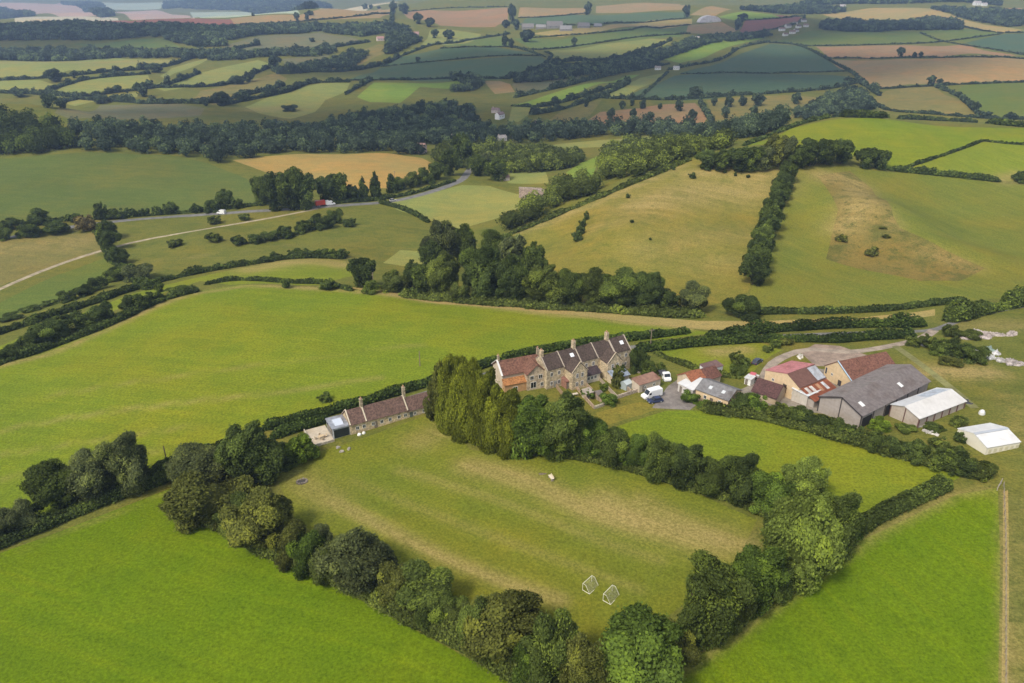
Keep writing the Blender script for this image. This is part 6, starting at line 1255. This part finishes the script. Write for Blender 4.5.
# ------------------------------------------------------------------ woods that read as one mass
wood([[(-90, 32), (0, 29), (60, 25), (100, 26), (150, 28), (200, 29), (255, 30), (262, 34), (230, 40), (200, 39), (160, 37), (60, 40), (-90, 42)],
      [(-90, 52), (60, 51), (120, 53), (200, 54), (245, 55), (200, 59), (120, 58), (0, 60), (-90, 61)], [(215, 35), (262, 27), (300, 26), (340, 28), (388, 25), (390, 33), (360, 37), (320, 31), (260, 35), (215, 42)], [(165, 40), (210, 38), (228, 46), (200, 48)]],
     'two dark bands of wood across the top left slope', (11, 17), (11, 19), seed=2)
wood([[(-90, 165), (0, 157), (55, 152), (70, 150), (76, 138), (52, 128), (0, 122), (-90, 125)]], 'dark steep wood at the left edge above the domed field', (13, 18), (11, 17), col='dark', seed=3)
wood([[(70, 151), (170, 154), (215, 164), (235, 159), (320, 153), (425, 156), (420, 146), (330, 140), (215, 140), (140, 132), (75, 138)]], 'belt of wood behind the domed field and the corn field', (10, 15), (8, 13), seed=4, dens=.5)
wood([[(340, 142), (430, 145), (500, 142), (503, 136), (482, 126), (472, 110), (450, 103), (425, 108), (400, 112), (350, 117), (322, 124), (322, 134)], [(70, 130), (140, 127), (240, 130), (322, 128), (322, 138), (235, 140), (75, 136)]], 'wooded valley floor below the left far fields', (8, 13), (7, 13), seed=5, dens=.42)
wood([[(500, 137), (530, 129), (600, 129), (700, 130), (785, 127), (745, 139), (700, 143), (650, 136), (560, 141), (505, 143)]], 'dark line of wood below the orange-brown pasture', (12, 17), (9, 14), seed=6, dens=.7)
wood([[(430, 162), (445, 152), (500, 150), (560, 156), (588, 158), (572, 167), (548, 172), (500, 173), (478, 172), (460, 166)], [(700, 148), (650, 146), (602, 152), (604, 166), (600, 182), (640, 177), (690, 158), (740, 146)], [(556, 184), (566, 190), (596, 186), (600, 192), (560, 206), (520, 228), (504, 234), (512, 222), (530, 208), (552, 200)]], 'leafy wood in the hollow behind the central hill', (10, 14), (8, 13), col='wild', seed=7, dens=.8)
wood([[(600, 68), (630, 59), (660, 52), (685, 42), (730, 37), (765, 34), (772, 36), (735, 41), (680, 54), (640, 70), (605, 77)], [(548, 67), (600, 65), (600, 73), (560, 80), (540, 82), (515, 83)]], 'wooded lane climbing the far slope to the village', (8, 13), (8, 13), seed=8)
wood([[(820, 30), (850, 32), (884, 32), (900, 30), (960, 30), (960, 24), (930, 20), (880, 25), (850, 23), (822, 24)], [(740, 10), (800, 7), (850, 12), (820, 14), (780, 14)], [(930, 9), (990, 12), (1080, 20), (1080, 26), (1010, 27), (965, 19), (950, 13)], [(800, 6), (1000, 6), (1000, 4), (800, 4)]], 'dark row of wood above the green fields at top right', (12, 18), (13, 20), seed=9)
wood([[(825, 100), (850, 90), (862, 92), (866, 100), (874, 110), (845, 113), (805, 120), (800, 114)]], 'dark wood in the dip left of the brownish knoll field', (7, 11), (7, 11), seed=10)
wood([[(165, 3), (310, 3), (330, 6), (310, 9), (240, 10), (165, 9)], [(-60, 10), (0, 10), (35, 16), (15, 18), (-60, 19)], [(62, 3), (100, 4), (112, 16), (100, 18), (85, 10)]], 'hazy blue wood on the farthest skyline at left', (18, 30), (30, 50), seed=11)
wood([[(205, 57), (250, 54), (330, 49), (338, 53), (300, 57), (240, 60), (210, 61)], [(326, 62), (345, 58), (360, 64), (340, 70), (300, 74), (282, 73), (300, 68)], [(440, 76), (470, 77), (485, 84), (470, 92), (452, 92), (462, 84)]], 'dark strips of trees between the pale fields of the left far slope', (8, 13), (9, 14), seed=14, dens=.7)
wood([[(385, 56), (400, 52), (420, 42), (408, 30), (392, 26), (388, 42)], [(335, 62), (350, 52), (368, 56), (345, 68)]], 'dark trees around the far red-roofed farm', (10, 16), (10, 16), seed=12)
